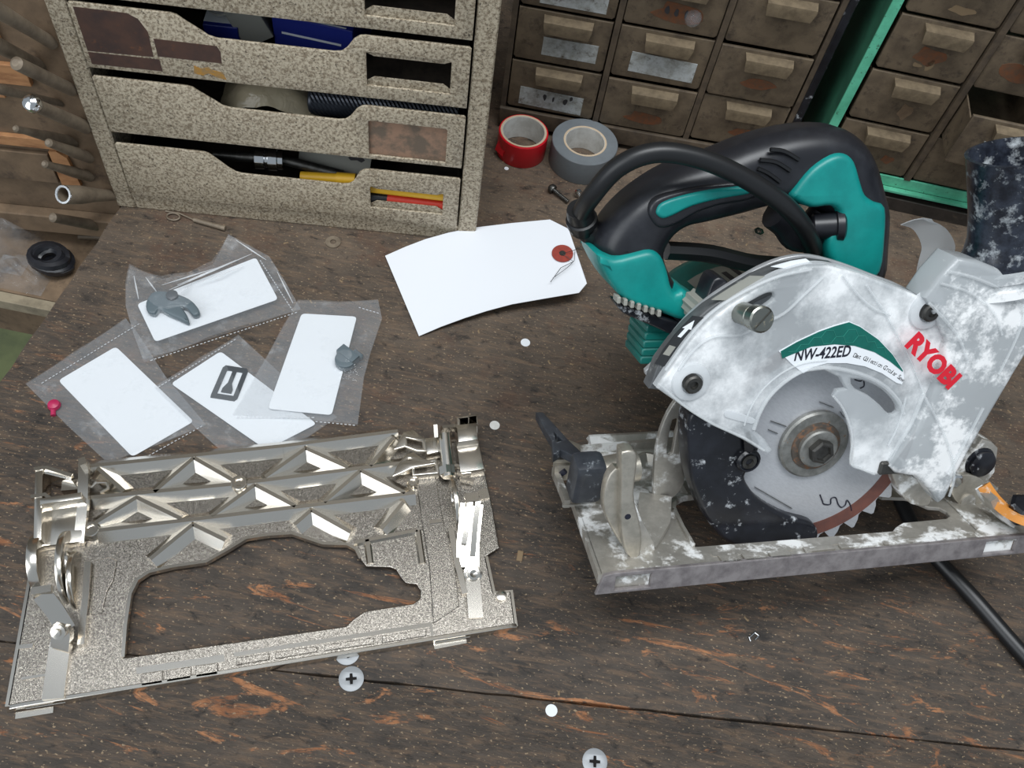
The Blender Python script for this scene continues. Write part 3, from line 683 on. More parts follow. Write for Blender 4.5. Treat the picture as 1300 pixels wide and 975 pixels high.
# ---- sawdust and grit: nobody could count it
V, F = [], []
rg = random.Random(21)
for i in range(520):
    x, y = rg.uniform(-26, 36), rg.uniform(8, 52)
    if rg.random() < .45: y = rg.uniform(30, 52)
    if x < edge_l(y) + 1 or abs(y - jl(x)) < .3: continue
    s = rg.choice((.025, .03, .03, .04, .07)); a = rg.uniform(0, pi); l = s * rg.uniform(1, 2.6)
    n = len(V)
    ca_, sa_ = cos(a), sin(a)
    for u, w, z in ((-l, -s, 0), (l, -s * .6, 0), (l * .7, s, 0), (-l * .8, s * .7, 0), (0, 0, s * .8)):
        V.append(Vector((x + u * ca_ - w * sa_, y + u * sa_ + w * ca_, z + .001)))
    F += [[n, n + 1, n + 4], [n + 1, n + 2, n + 4], [n + 2, n + 3, n + 4], [n + 3, n, n + 4], [n + 3, n + 2, n + 1, n]]
o = obj('sawdust_grit', (V, F), MT['dirt'], None, sm=0); tag(o, 'scattered tan sawdust and grit over the dark bench top', 'sawdust', None, 'stuff')

# ================================================================== white tag
tg = thing('paper_tag', 'blank white card tag with a red-brown eyelet ring beside the saw', 'tag', at(620, 360))
top = [Vector(p) for p in ((489, 325, .12), (515, 313.5, .36), (540, 304, .58), (570, 295.5, .8), (600, 289.5, 1.0), (650, 283.5, 1.22), (698, 279, 1.45), (722, 291, 1.5), (744, 356, 1.5))]
bot = [Vector(p) for p in ((532, 427, .12), (560, 415, .34), (590, 404, .55), (618, 395, .74), (650, 386.5, .92), (690, 379.5, 1.1), (735, 372, 1.3), (740, 366, 1.35), (745, 360, 1.4))]
def tagpt(u, v):
    i = u * (len(top) - 1); k = min(int(i), len(top) - 2); f = i - k
    a = top[k].lerp(top[k + 1], f); b = bot[k].lerp(bot[k + 1], f); p = a.lerp(b, v)
    return at(p.x, p.y, p.z)
obj('card', solid(grid(40, 12, tagpt), .03), MT['tagpaper'], tg)
ec = at(714, 322, 1.47); n_ = (at(722, 291, 1.5) - at(690, 379, 1.1)).cross(at(745, 360, 1.4) - at(655, 283, 1.25)).normalized()
if n_.z < 0: n_ = -n_
obj('eyelet_ring', lathe(ec, n_, [(.22, 0), (.7, 0), (.7, .05), (.22, .05)], 28, True), MT['redring'], tg)
obj('eyelet_hole', lathe(ec, n_, [(.0, .03), (.21, .03), (.21, .052), (0, .053)], 14), MT['steeldark'], tg)
obj('tie_wire', tube([at(x, y, z) for x, y, z in ((699, 358, 1.55), (712, 340, 1.65), (728, 332, 1.7), (714, 322, 1.6), (728, 318, 1.9), (737, 314, 2.0), (738, 300, 2.2))], .022, 5), MT['steeldark'], tg)
obj('tie_wire', tube([at(x, y, z) for x, y, z in ((702, 353, 1.6), (720, 340, 1.68), (729, 331, 1.75), (730, 318, 1.9))], .018, 5), MT['steeldark'], tg)

# ================================================================== clear bags with white labels
def quad_at(q, u, v, zf):
    p = Vector(q[0]).lerp(Vector(q[1]), u); r = Vector(q[3]).lerp(Vector(q[2]), u); p = p.lerp(r, v)
    return at(p.x, p.y, zf)
def poly_bag(outline, z, seed, label, lab_q, extra=None, wav=.12, seams=()):
    """two films over a paper label; outline in photo pixels on the bench"""
    pts = [at(x, y, z) for x, y in outline]
    c = sum(pts, Vector()) / len(pts)
    t = thing('clear_bag', label, 'bag', Vector((c.x, c.y, z)), 'clear part bags by the beige cabinet')
    r = random.Random(seed); ph = [(r.uniform(.5, 2.2), r.uniform(.5, 2.2), r.uniform(0, 6)) for _ in range(5)]
    op = smooth([Vector((p.x, p.y, 0)) for p in pts], 1)
    g = plate([(p.x, p.y) for p in op], 0, .001)
    bm = bmesh.new()
    vs = [bm.verts.new((p.x, p.y, 0)) for p in op]; bm.faces.new(vs)
    bmesh.ops.triangulate(bm, faces=bm.faces[:])
    for _ in range(4): bmesh.ops.subdivide_edges(bm, edges=bm.edges[:], cuts=1, use_grid_fill=True)
    V, F = from_bm(bm)
    def edge_d(p):
        best = 9e9
        for i in range(len(op)):
            a, b = op[i], op[(i + 1) % len(op)]; ab = b - a
            s = max(0, min(1, (p - a).dot(ab) / ab.dot(ab))); best = min(best, (p - a - ab * s).length)
        return best
    tops, bots = [], []
    for v in V:
        d = min(1, edge_d(Vector((v.x, v.y, 0))) / .9)
        n_ = sum(sin(a * v.x + b * v.y + c_) for a, b, c_ in ph) / 5
        w = wav * (.35 + n_) * .6
        lift = extra[2] * math.exp(-((v.x - extra[0]) ** 2 + (v.y - extra[1]) ** 2) / extra[3] ** 2) if extra else 0
        tops.append(Vector((v.x, v.y, z + .06 + d * .05 + max(0, w) + lift)))
        bots.append(Vector((v.x, v.y, z + .0)))
    fm = obj('film', (tops, F), MT['bag'], t, sm=60, label='clear glossy top film')
    obj('back_film', (bots, F), MT['bag'], t, sm=60)
    for a, b in seams:
        p, q = at(*a, z + .1), at(*b, z + .1); m = max(6, int((q - p).length / .22)); gs = []
        for k in range(m):
            s = p.lerp(q, (k + .15) / m); e_ = p.lerp(q, (k + .6 + .2 * r.random()) / m)
            gs.append(tube([s, e_], .03, 4))
        sg = obj('heat_seal_seam', join(*gs), MT['bagseam'], fm, kind='stuff')
    L = [at(x, y, z + .04) for x, y in lab_q]
    def rc_(i, rad=.25):
        a, b, c_ = L[i - 1], L[i], L[(i + 1) % 4]
        p, q = b + (a - b).normalized() * rad, b + (c_ - b).normalized() * rad
        return [p.lerp(b, .5).lerp(b.lerp(q, .5), s) if False else (p * (1 - s) ** 2 + b * 2 * s * (1 - s) + q * s * s) for s in (0, .25, .5, .75, 1)]
    lo = [p for i in range(4) for p in rc_(i)]
    obj('paper_label', plate([(p.x, p.y) for p in lo], z + .02, z + .045), MT['white'], t)
    return t, z + .05
b1, zz = poly_bag([(33, 488), (98, 446), (160, 405), (176, 425), (210, 478), (262, 540), (200, 565), (137, 588), (85, 540)], .02, 1, 'clear bag with white label and a tiny pink part, lying furthest left', [(74, 483), (147, 440), (246, 535), (168, 580)], seams=[((52, 487), (178, 410)), ((168, 590), (258, 540))])
c = at(69, 515, .15)
obj('pink_knob', join(lathe((c.x, c.y, .06), (0, 0, 1), [(.3, 0), (.36, .12), (.3, .3), (.12, .38), (0, .39)], 12), cyl((c.x + .05, c.y - .25, .15), (c.x + .2, c.y - .6, .12), .14)), MT['pink'], b1)
b2, zz = poly_bag([(196, 492), (250, 458), (303, 426), (360, 478), (428, 530), (390, 556), (300, 590), (250, 545)], .16, 2, 'clear bag with a flat dark frame on white label, middle of the heap', [(217, 487), (280, 446), (402, 538), (338, 571)], seams=[((200, 492), (300, 430))])
FRM = [at(267, 504, .3), at(284, 463, .3), at(316, 468, .3), at(297, 508, .3)]
fx, fy = (FRM[2] - FRM[1]), (FRM[0] - FRM[1])
def fr2(u, v): p = FRM[1] + fx * u + fy * v; return (p.x, p.y)
obj('wire_frame_clip', plate([fr2(*p) for p in ((.08, 0), (.92, 0), (1, .08), (1, .92), (.92, 1), (.0, 1), (-.02, .92), (0, .08))], .21, .28, [[fr2(*p) for p in ((.2, .14), (.42, .14), (.42, .5), (.3, .68), (.3, .8), (.7, .8), (.7, .68), (.58, .5), (.58, .14), (.82, .14), (.82, .86), (.18, .86))]]), MT['darkpart'], b2, label='flat dark frame with a tongue')
b3, zz = poly_bag([(378, 382), (430, 384), (480, 381), (485, 405), (470, 450), (462, 480), (454, 540), (400, 534), (295, 527), (335, 460)], .3, 3, 'clear bag with white label and small slate-grey clip, furthest right in the heap', [(383, 398), (453, 402), (421, 527), (340, 519)], extra=(at(440, 460).x, at(440, 460).y, .55, 1.1), wav=.2, seams=[((455, 390), (482, 398)), ((400, 535), (452, 540)), ((300, 529), (400, 530))])
c = at(441, 458, .35)
FC_ = Matrix.Translation((c.x, c.y, .37)) @ Matrix.Rotation(-.5, 4, 'Z')
obj('grey_clip', xf(join(box(-.75, .55, -.15, .5, 0, .55, .08, 2), xf(plate(circle(0, 0, .62, 14, pi, 2 * pi) + [(.62, .1), (-.62, .1)], 0, .5, bevel=.06), Matrix.Translation((.05, -.2, 0))), box(-.1, .6, .5, .8, 0, .35, .06)), FC_), MT['slategrey'], b3, label='slate-grey plastic clip')
b4, zz = poly_bag([(165, 337), (182, 345), (206, 354), (240, 348), (270, 336), (280, 318), (290, 298), (318, 313), (342, 326), (362, 358), (382, 393), (335, 408), (260, 432), (183, 460), (170, 425), (160, 390), (160, 362)], .48, 4, 'crumpled clear bag with a dark grey forked clip on white label, topmost of the heap', [(174, 386), (325, 327), (353, 380), (197, 434)], extra=(at(220, 385).x, at(220, 385).y, .75, 1.5), wav=.4, seams=[((330, 330), (372, 395)), ((190, 458), (378, 396))])
fk = [(186, 386), (193, 374), (205, 371), (222, 374), (240, 381), (250, 390), (254, 399), (246, 402), (238, 393), (232, 392), (238, 402), (240, 411), (228, 406), (212, 399), (203, 394), (197, 400), (188, 397)]
fkp = [at(x, y, .8) for x, y in fk]
obj('forked_clip', plate([(p.x, p.y) for p in smooth([Vector((p.x, p.y, 0)) for p in fkp], 3)], .54, 1.0, bevel=.13), MT['slategrey'], b4, label='dark grey forked plastic clip')
obj('clip_boss', lathe((fkp[3].x, fkp[3].y - .3, 1.0), (0, 0, 1), [(.35, 0), (.35, .18), (.28, .22), (0, .23)], 14), MT['darkpart'], b4)
# creases: stiff folds pinched up in the top film
for a_, b_ in (((300, 305), (338, 330)), ((352, 345), (372, 385)), ((170, 350), (176, 380)), ((250, 360), (310, 338)), ((205, 362), (275, 340)), ((215, 368), (320, 322)), ((225, 362), (300, 330)), ((185, 352), (200, 372)), ((230, 372), (245, 358))):
    obj('film_crease', tube([at(*a_, .95), at((a_[0] + b_[0]) / 2, (a_[1] + b_[1]) / 2, 1.05), at(*b_, .7)], [.015, .05, .015], 5), MT['bagseam'], b4)

# ================================================================== die-cast saw base: the same casting lies loose on the left and sits under the saw
LA, LB_ = at(8, 905), at(655, 800)
LX = Matrix.Translation(LA) @ Matrix.Rotation(math.atan2((LB_ - LA).y, (LB_ - LA).x), 4, 'Z')
LXi = LX.inverted()
def lo(px, py, z=.5):
    return LXi @ at(px, py, z)
def lo2(px, py, z=.5):
    p = lo(px, py, z); return (p.x, p.y)
OUT = [lo2(*p) for p in ((9, 897), (655, 795), (649, 750), (627, 752), (617, 706), (634, 695), (626, 649), (615, 595), (607, 556), (560, 562), (505, 553), (112, 597), (110, 640), (56, 655), (44, 700), (21, 830))]
OPN = [lo2(*p) for p in ((157, 835), (300, 815), (439, 795), (448, 786), (463, 776), (500, 770), (525, 766), (533, 760), (534, 750), (529, 742), (515, 740), (509, 733), (503, 723), (495, 720), (465, 719), (458, 710), (452, 698), (441, 692), (410, 691), (395, 686), (371, 678), (340, 680), (313, 684), (290, 698), (262, 714), (220, 720), (190, 727), (175, 737), (166, 755), (160, 795))]
def rib(p, q, h=.42, th=.26, z=.5):
    a, b = lo(*p, z), lo(*q, z)
    d = (b - a).normalized(); n = Vector((-d.y, d.x, 0)); V = []; w0 = 4.0 if h > .3 else 1.5
    for s, zz, w in ((a, 0, w0), (a, h, .8), (b, 0, w0), (b, h, .8)):
        V += [s + n * th * w * .5 + Vector((0, 0, zz)), s - n * th * w * .5 + Vector((0, 0, zz))]
    return V, [[0, 1, 3, 2], [4, 6, 7, 5], [0, 4, 5, 1], [2, 3, 7, 6], [0, 2, 6, 4], [1, 5, 7, 3]]
RIBS = [((112, 597), (360, 571)), ((360, 571), (505, 552)), ((110, 637), (300, 619)), ((300, 619), (520, 591)), ((126, 678), (270, 661)), ((270, 661), (527, 630)),
        ((127, 599), (160, 628)), ((198, 629), (248, 586)), ((248, 586), (300, 616)), ((338, 610), (389, 574)), ((389, 574), (442, 598)), ((470, 596), (500, 560)),
        ((124, 668), (176, 636)), ((176, 636), (232, 663)), ((270, 660), (325, 620)), ((325, 620), (376, 647)), ((412, 642), (458, 602)), ((458, 602), (514, 630)),
        ((193, 714), (247, 670)), ((247, 670), (288, 690)), ((375, 670), (396, 652)), ((396, 652), (446, 680)), ((484, 676), (512, 642)),
        ((449, 690), (530, 674)), ((466, 686), (470, 716)), ((530, 674), (536, 716)), ((545, 664), (560, 662))]
def base_casting(par, X, m1, m2, mf, zl=-.02):
    bp = obj('base_plate', plate(OUT, .28, .5, [OPN], .05, 1), m1, par, X, 20)
    # upstanding rim round the opening and the rim line behind it
    rim = [Vector((*p, .5)) for p in OPN]
    obj('opening_rim', tube(rim[15:] + rim[:1], .1, sq=(.16, .34)), m2, bp, X)
    for k, (p, q) in enumerate(RIBS):
        obj('rib', rib(p, q, .46 if k < 23 else .16), m2, bp, X, sm=20)
    # front wall with its two slots, and the foot strips
    L = (LB_ - LA).length
    fw = obj('front_wall', xf(plate([(0.0, zl), (L, zl), (L, .52), (L - .3, .62), (.8, .62), (0.3, .52)], -.02, .2, [[(.9, zl + .16), (2.6, zl + .16), (2.6, .42), (.9, .42)], [(20.1, zl + .16), (21.9, zl + .16), (21.9, .42), (20.1, .42)]], .04, 1), VX), mf, par, X, 20)
    for x0, x1 in ((.7, 2.6), (19.9, 21.9)):
        obj('slot_liner', box(x0, x1, .22, .5, zl + .1, .49), m2, fw, X)
    obj('side_wall', tube([Vector((*p, .25)) for p in [OUT[0], OUT[15], OUT[14]]], .1, sq=(.2, .5)), m2, par, X)
    obj('side_wall', tube([Vector((*p, .25)) for p in [OUT[4], OUT[3], OUT[2], OUT[1]]], .1, sq=(.2, .5)), m2, par, X)
    obj('back_wall', tube([Vector((*p, .25)) for p in [OUT[8], OUT[9], OUT[10], OUT[11]]], .1, sq=(.2, .5)), m2, par, X)
    for q in (((350, 829), (403, 821), (403, 828), (350, 837)), ((412, 820), (475, 810), (475, 818), (412, 827)), ((485, 808), (541, 799), (541, 808), (485, 817)), ((300, 836), (342, 830), (342, 838), (300, 845)), ((180, 856), (207, 852), (207, 868), (180, 872)), ((212, 852), (243, 847), (243, 862), (212, 867)), ((249, 846), (277, 842), (277, 857), (249, 861))):
        obj('foot_pad', plate([lo2(*p) for p in q], .5, .62, bevel=.03, bres=1), m1, bp, X, 20)
    for q in (((296, 829), (548, 790), (551, 806), (548, 812), (545, 796), (298, 834)), ((172, 848), (284, 831), (286, 840), (174, 856))):
        obj('foot_groove', plate([lo2(*p) for p in q], .5, .53), m2, bp, X, 20)
    # raised table at the right, recessed key-shaped pad at the left
    obj('raised_table', plate([lo2(*p) for p in ((528, 606), (553, 603), (562, 660), (575, 700), (583, 770), (550, 792), (545, 720), (535, 660))], .5, .6, bevel=.04, bres=1), m1, bp, X, 20)
    obj('raised_pad', plate([lo2(*p) for p in ((120, 712), (140, 708), (149, 712), (144, 738), (136, 752), (130, 779), (116, 781))], .5, .6, bevel=.04, bres=1), m1, bp, X, 20)
    for px, py, r in ((305, 617, .46), (118, 676, .46), (524, 615, .32)):
        c = lo(px, py)
        bs = obj('boss', lathe(c, (0, 0, 1), [(r * 1.1, 0), (r, .42), (r * .86, .5), (r * .55, .5), (r * .5, .36), (0, .36)], 20), m2, bp, X)
    return bp
bs_ = thing('saw_base', 'shiny new nickel-plated saw base plate lying loose on the bench', 'saw base', LX @ Vector((12, 6, 0)))
base_casting(bs_, LX, MT['nickel'], MT['nickelsmooth'], MT['nickelsmooth'])
def lt(name, path, w, h, par=bs_, mat='nickelsmooth', X=LX):
    return obj(name, tube([lo(*p) for p in path], .1, sq=(w, h)), MT[mat], par, X)
# --- left arch bracket, seen from above: foot at the front, arm leaning back, quadrant plate behind
lt('arch_foot', [(68, 888, .62), (73, 850, .62), (78, 815, .7)], .95, .3)
lt('arch_arm', [(78, 822, .9), (80, 802, 1.6), (78, 795, 1.8)], .9, .35)
lt('arch_arm', [(84, 798, 1.7), (70, 775, 2.5), (53, 753, 3.2)], .8, .3)
lt('arch_cap', [(41, 752, 3.3), (66, 748, 3.3)], .35, .35)
c = lo(76, 801, 1.9); obj('clamp_screw', lathe(c, (-.2, -.6, .8), [(.36, 0), (.36, .2), (.2, .22), (.18, .34), (0, .36)], 12), MT['nickelsmooth'], bs_, LX)
def quadrant(pc, r, th, X, par, mat, hole=.0):
    """half-disc wall standing on the plate, in the y-z plane"""
    c = lo(*pc, .45); o_ = [(r * cos(a), r * sin(a)) for a in [pi * i / 20 for i in range(21)]]
    h_ = [[(hole * cos(a), r * .45 + hole * sin(a)) for a in [2 * pi * i / 14 for i in range(14)]]] if hole else []
    YZ = Matrix(((0, 0, 1, c.x), (1, 0, 0, c.y), (0, 1, 0, c.z), (0, 0, 0, 1)))
    return obj('quadrant_plate', xf(plate(o_, -th / 2, th / 2, h_, .04, 1), YZ), MT[mat], par, X)
quadrant((88, 722), 1.9, .3, LX, bs_, 'nickelsmooth', .55)
quadrant((98, 738), 1.5, .25, LX, bs_, 'nickelsmooth', .0)
quadrant((52, 715), 1.5, .5, LX, bs_, 'nickelsmooth', .0)
lt('long_rib', [(113, 715, .75), (110, 760, .75), (104, 820, .75)], .3, .5)
lt('side_tab', [(22, 822, .55), (42, 820, .55)], .2, .12)
lt('side_tab', [(40, 722, .55), (47, 722, .55)], .2, .12)
lt('front_tab', [(20, 909, .05), (68, 901, .05)], .3, .1)
lt('front_tab', [(551, 821, .05), (592, 813, .05)], .3, .1)
lt('pad_edge', [(28, 862, .56), (66, 856, .56)], .12, .12)
# --- rear left pocket: box with two prongs
def lbox(name, quad, z0, z1, mat='nickelsmooth', par=bs_, X=LX, bev=.05, holes=()):
    return obj(name, plate([lo2(*p, (z0 + z1) / 2) for p in quad], z0, z1, [[lo2(*p, (z0 + z1) / 2) for p in h] for h in holes], bev, 1), MT[mat], par, X)
lbox('pocket_block', ((57, 652), (108, 641), (106, 690), (52, 697)), .5, 1.1)
lbox('pocket_wall', ((56, 640), (108, 632), (108, 640), (56, 648)), .5, 1.9)
lbox('pocket_wall', ((50, 600), (60, 598), (58, 692), (48, 694)), .3, 1.7)
lbox('pocket_wall', ((60, 600), (96, 610), (96, 617), (60, 608)), .3, 1.6)
lt('prong', [(44, 597, 1.6), (60, 595, 1.6), (92, 605, 1.6)], .2, .3)
lt('prong', [(40, 632, 1.6), (58, 629, 1.6), (64, 634, 1.6)], .2, .3)
lt('guide_pin', [(80, 619, .9), (104, 617, .9)], .6, .5)
lt('upright_strap', [(107, 588, 1.2), (106, 640, 1.2), (101, 690, .8)], .5, .35)
lt('upright_strap', [(107, 588, 1.3), (110, 596, 1.3)], .35, 1.2)
obj('spring_clip', tube([lo(*p) for p in ((98, 618, 1), (106, 612, 1.3), (116, 618, 1.2), (122, 612, 1.2), (135, 612, 1.2), (138, 620, .9), (128, 625, .7))], .08, 6), MT['nickelsmooth'], bs_, LX)
# --- rear right hinge block, clamp and arm
lbox('hinge_block', ((578, 566), (606, 562), (614, 600), (584, 604)), .5, 1.4)
lbox('hinge_cylinder', ((577, 546), (605, 543), (607, 566), (580, 570)), .5, 2.0, bev=.25, holes=())
lbox('hinge_socket', ((578, 538), (605, 533), (606, 547), (580, 553)), .4, 1.9, bev=.08, holes=(((583, 541), (592, 540), (592, 547), (584, 548)), ((595, 539), (602, 538), (603, 545), (595, 546))))
obj('clamp_rod', cyl(lo(564, 552, 1.6), lo(570, 606, 1.3), .36, .36, 14), MT['nickelsmooth'], bs_, LX)
obj('clamp_nut', lathe(lo(568, 592, 1.3), lo(570, 606, 1.3) - lo(564, 552, 1.6), [(.3, 0), (.5, .05), (.5, .5), (.3, .55)], 6), MT['nickelsmooth'], bs_, LX, sm=0)
lt('clamp_fin', [(552, 540, 1.9), (553, 556, 1.6)], .22, 1.0)
lt('clamp_fin', [(560, 545, 1.6), (578, 543, 1.4)], .2, .5)
lbox('clamp_body', ((538, 560), (557, 557), (560, 578), (541, 582)), .5, 1.4, bev=.2)
lbox('slot_frame', ((522, 590), (555, 585), (557, 604), (524, 607)), .5, 1.2, bev=.04, holes=(((526, 593), (551, 589), (552, 600), (527, 604)),))
obj('gusset_plate', plate([lo2(*p, 1.2) for p in ((498, 606), (505, 590), (515, 578), (525, 575), (535, 582), (553, 589), (525, 594), (512, 600))], 1.15, 1.3, [[lo2(520 + 2.5 * cos(a), 584 + 1.6 * sin(a), 1.2) for a in [2 * pi * i / 10 for i in range(10)]]], .03, 1), MT['nickelsmooth'], bs_, LX)
obj('gusset_plate', plate([lo2(*p, 1.2) for p in ((500, 570), (512, 548), (524, 545), (540, 556), (541, 572), (530, 572), (514, 566))], 1.0, 1.15, [[lo2(*p, 1.1) for p in ((516, 556), (536, 560), (536, 570), (518, 566))]], .03, 1), MT['nickelsmooth'], bs_, LX)
quadrant((576, 640), 1.6, .25, LX, bs_, 'nickelsmooth', .5)
lt('arc_fins', [(577, 592, 1.2), (594, 594, 1.2)], .15, .3); lt('arc_fins', [(580, 600, 1.1), (598, 603, 1.1)], .15, .3); lt('arc_fins', [(584, 608, 1.0), (602, 612, 1.0)], .15, .3)
lt('edge_bar', [(598, 601, .7), (615, 597, .7)], .3, .35); lt('edge_bar', [(608, 629, .6), (620, 627, .6)], .6, .3)
lt('hinge_arm', [(597, 634, 2.2), (594, 660, 1.9), (589, 690, 1.4)], .3, .5); lt('hinge_arm', [(607, 636, 2.2), (603, 668, 1.7), (600, 705, 1.0)], .3, .5)
lt('hinge_arm', [(599, 640, 1.7), (594, 690, 1.1), (594, 720, .8)], 1.2, .2)
lt('arm_cap', [(590, 634, 2.3), (607, 632, 2.3)], .5, .4)
obj('hinge_bolt', lathe(lo(600, 728, .8), (0, -.4, 1), [(.5, -.3), (.5, .1), (.36, .14), (.34, .4), (.2, .42), (0, .3)], 14), MT['nickelsmooth'], bs_, LX)
lt('arm_foot', [(600, 735, .75), (604, 785, .65)], .75, .25)
lt('long_rib', [(572, 672, .8), (580, 715, .75), (590, 755, .7)], .3, .5)
obj('tab_screw', lathe(lo(636, 758, .5), (0, 0, 1), [(.28, 0), (.28, .3), (.15, .34), (0, .34)], 10), MT['nickelsmooth'], bs_, LX)

# ================================================================== the circular saw, leaning back on its motor
TZ = 7.55
SR = (Matrix.Rotation(radians(18.3), 4, 'Z') @ Matrix.Rotation(radians(2.6), 4, 'Y') @ Matrix.Rotation(radians(-32.0), 4, 'X'))
SX = Matrix.Translation(at(757, 744, TZ)) @ SR            # x along the base, y away from the blade side, z up from the base
SXi = SX.inverted()
def sp(px, py, y):
    """photo pixel -> point of the saw on its plane y = const"""
    o = SXi @ EYE; d = SXi.to_3x3() @ ray(px, py)
    return o + d * ((y - o.y) / d.y)
def sz(px, py, z):
    """photo pixel -> point of the saw on its plane z = const (parallel to the base)"""
    o = SXi @ EYE; d = SXi.to_3x3() @ ray(px, py)
    return o + d * ((z - o.z) / d.z)
def sx_(px, py, x):
    o = SXi @ EYE; d = SXi.to_3x3() @ ray(px, py)
    return o + d * ((x - o.x) / d.x)
def so(pts, y, k=0, closed=True):
    q = [Vector((p.x, p.z, 0)) for p in (sp(a, b, y) for a, b in pts)]
    if k: q = smooth(q, k, closed)
    return [(p.x, p.y) for p in q]
saw = thing('circular_saw', 'teal and black circular saw with dusty clear blade cover, leaning back', 'circular saw', (16, 27, 0))
def S(name, g, mat, par=None, sm=35, label=None):
    return obj(name, g, MT[mat], par or saw, SX, sm, label)
def splate(name, pts, yt, y0, y1, mat, k=0, bevel=.05, bres=2, holes=(), par=None, sm=30, label=None):
    """outline traced on plane yt, standing from y0 to y1"""
    return S(name, xf(plate(so(pts, yt, k), y0, y1, [so(h, yt, hk) for h, hk in holes], bevel, bres), VX), mat, par, sm, label)

# ---- base (same casting as the loose one, dull and dusty)
sb = base_casting(saw, SX, MT['alu'], MT['alu'], MT['alufront'], -.5)
# ---- blade
BC = sp(1030, 561, 3.0); BR = 6.2; NT_ = 32
bo = []
for i in range(NT_):
    a = -2 * pi * i / NT_
    for da, r in ((0, BR), (-.02, BR - .05), (-.065, BR - .62), (-.11, BR - .55), (-.14, BR - .3)):
        bo.append((BC.x + r * cos(a + da), BC.z + r * sin(a + da)))
bl_ = S('blade', xf(plate(bo, 2.92, 3.08, [circle(BC.x, BC.z, 1.0, 24)]), VX), 'steel')
S('coated_rim', xf(plate(circle(BC.x, BC.z, BR - .64, 72), 2.895, 2.919, [circle(BC.x, BC.z, BR - 1.4, 72)]), VX), 'rim', bl_, label='brown coated ring near the blade teeth')
S('bore_disc', lathe((BC.x, 2.9, BC.z), (0, 1, 0), [(0, 0), (1.2, 0), (1.2, .02), (0, .02)], 24), 'steel', bl_)
sq_ = smooth([sp(*p, 2.9) for p in ((1041, 628), (1044, 636), (1046, 640), (1054, 640), (1055, 633), (1061, 632), (1064, 640), (1068, 644), (1073, 641), (1075, 635), (1079, 640), (1081, 648))], 5, False)
S('relief_slot', tube(sq_, .035, 5), 'inktext', bl_, label='thin black squiggle cut in the blade')
sq_ = smooth([sp(*p, 2.9) for p in ((1085, 482), (1092, 484), (1096, 482), (1097, 490), (1092, 493))], 5, False)
S('relief_slot', tube(sq_, .03, 5), 'inktext', bl_)
for a, b in (((978, 534), (998, 541)), ((975, 545), (987, 550)), ((1040, 510), (1058, 517)), ((1066, 522), (1072, 530)), ((958, 618), (1005, 645))):
    S('print_line', tube([sp(*a, 2.9), sp(*b, 2.9)], .03, sq=(.16, .01)), 'steeldark', bl_)
# ---- arbor: flange, washer, hex bolt
ax_ = (0, -1, 0)
S('outer_flange', lathe((BC.x, 2.9, BC.z), ax_, [(1.78, 0), (1.78, .2), (1.68, .28), (1.25, .3), (1.1, .2), (.6, .2)], 40), 'flange', bl_)
S('rusty_washer', lathe((BC.x, 2.68, BC.z), ax_, [(1.28, 0), (1.25, .14), (1.0, .2), (.5, .2)], 32), 'rusty', bl_)
S('arbor_washer', lathe((BC.x, 2.5, BC.z), ax_, [(.98, 0), (.98, .22), (.9, .28), (.4, .28)], 32), 'flange', bl_)
S('arbor_bolt', lathe((BC.x, 2.25, BC.z), ax_, [(.62, 0), (.62, .35), (.5, .42), (.42, .42), (.36, .3), (0, .3)], 6), 'steeldark', bl_, sm=0)
# ---- fixed guard: silver back plate and dark rim band round the top
COV = [(833, 492), (842, 478), (855, 459), (873, 434), (896, 409), (925, 386), (960, 364), (990, 348), (1020, 338), (1050, 336), (1090, 346), (1130, 361), (1170, 377)]
GUARD = COV + [(1195, 400), (1190, 470), (1165, 540), (1120, 588), (1060, 590), (1010, 560), (960, 555), (905, 533), (870, 515)]
splate('guard_back', GUARD, 2.0, 3.3, 3.6, 'silver', k=3, bevel=.05)
cen = Vector((BC.x, 0, BC.z))
RIMO = [(816, 484), (821, 472), (828, 452), (847, 426), (867, 404), (890, 384), (919, 365), (950, 346), (985, 332), (1020, 326), (1050, 330)]
RIMI = COV[:9] + [(1035, 337), (1052, 338)]
rb = S('guard_rim', xf(plate(so(RIMO, 3.0, 0) + so([(1056, 350), (1020, 356), (960, 384), (925, 405), (896, 428), (873, 452), (855, 475), (840, 496)], 2.2, 0), 2.2, 3.0, bevel=.08), VX), 'guard', sm=40)
def band(u, w):
    """u along the rim band 0..1, w from its inner to its outer edge"""
    i = u * 10; k = min(int(i), 9); f = i - k
    a = Vector(RIMI[k]).lerp(Vector(RIMI[k + 1]), f); b = Vector(RIMO[k]).lerp(Vector(RIMO[k + 1]), f)
    p = a.lerp(b, .15 + w * .8); return sp(p.x, p.y, 2.17)
def bandpoly(name, pts, mat, y=2.15):
    V = [band(u, w) for u, w in pts]; V = [Vector((v.x, y, v.z)) for v in V]; V2 = [v + Vector((0, .06, 0)) for v in V]
    n = len(V); F = [list(range(n)), [n + i for i in range(n)][::-1]] + [[i, (i + 1) % n, n + (i + 1) % n, n + i] for i in range(n)]
    return S(name, (V + V2, F), mat, rb, sm=0)
bandpoly('warning_sticker', [(.16, .1), (.24, .1), (.32, .1), (.42, .1), (.42, .75), (.32, .75), (.24, .75), (.16, .75)], 'stickerblack')
bandpoly('arrow_mark', [(.31, .35), (.355, .35), (.355, .2), (.4, .45), (.355, .7), (.355, .55), (.31, .55)], 'stickerwhite', 2.13)
bandpoly('print_block', [(.22, .25), (.265, .25), (.265, .62), (.22, .62)], 'cardgrey', 2.13)
bandpoly('scuffed_sticker', [(.52, .2), (.6, .2), (.68, .2), (.68, .8), (.6, .8), (.52, .8)], 'cardgrey')
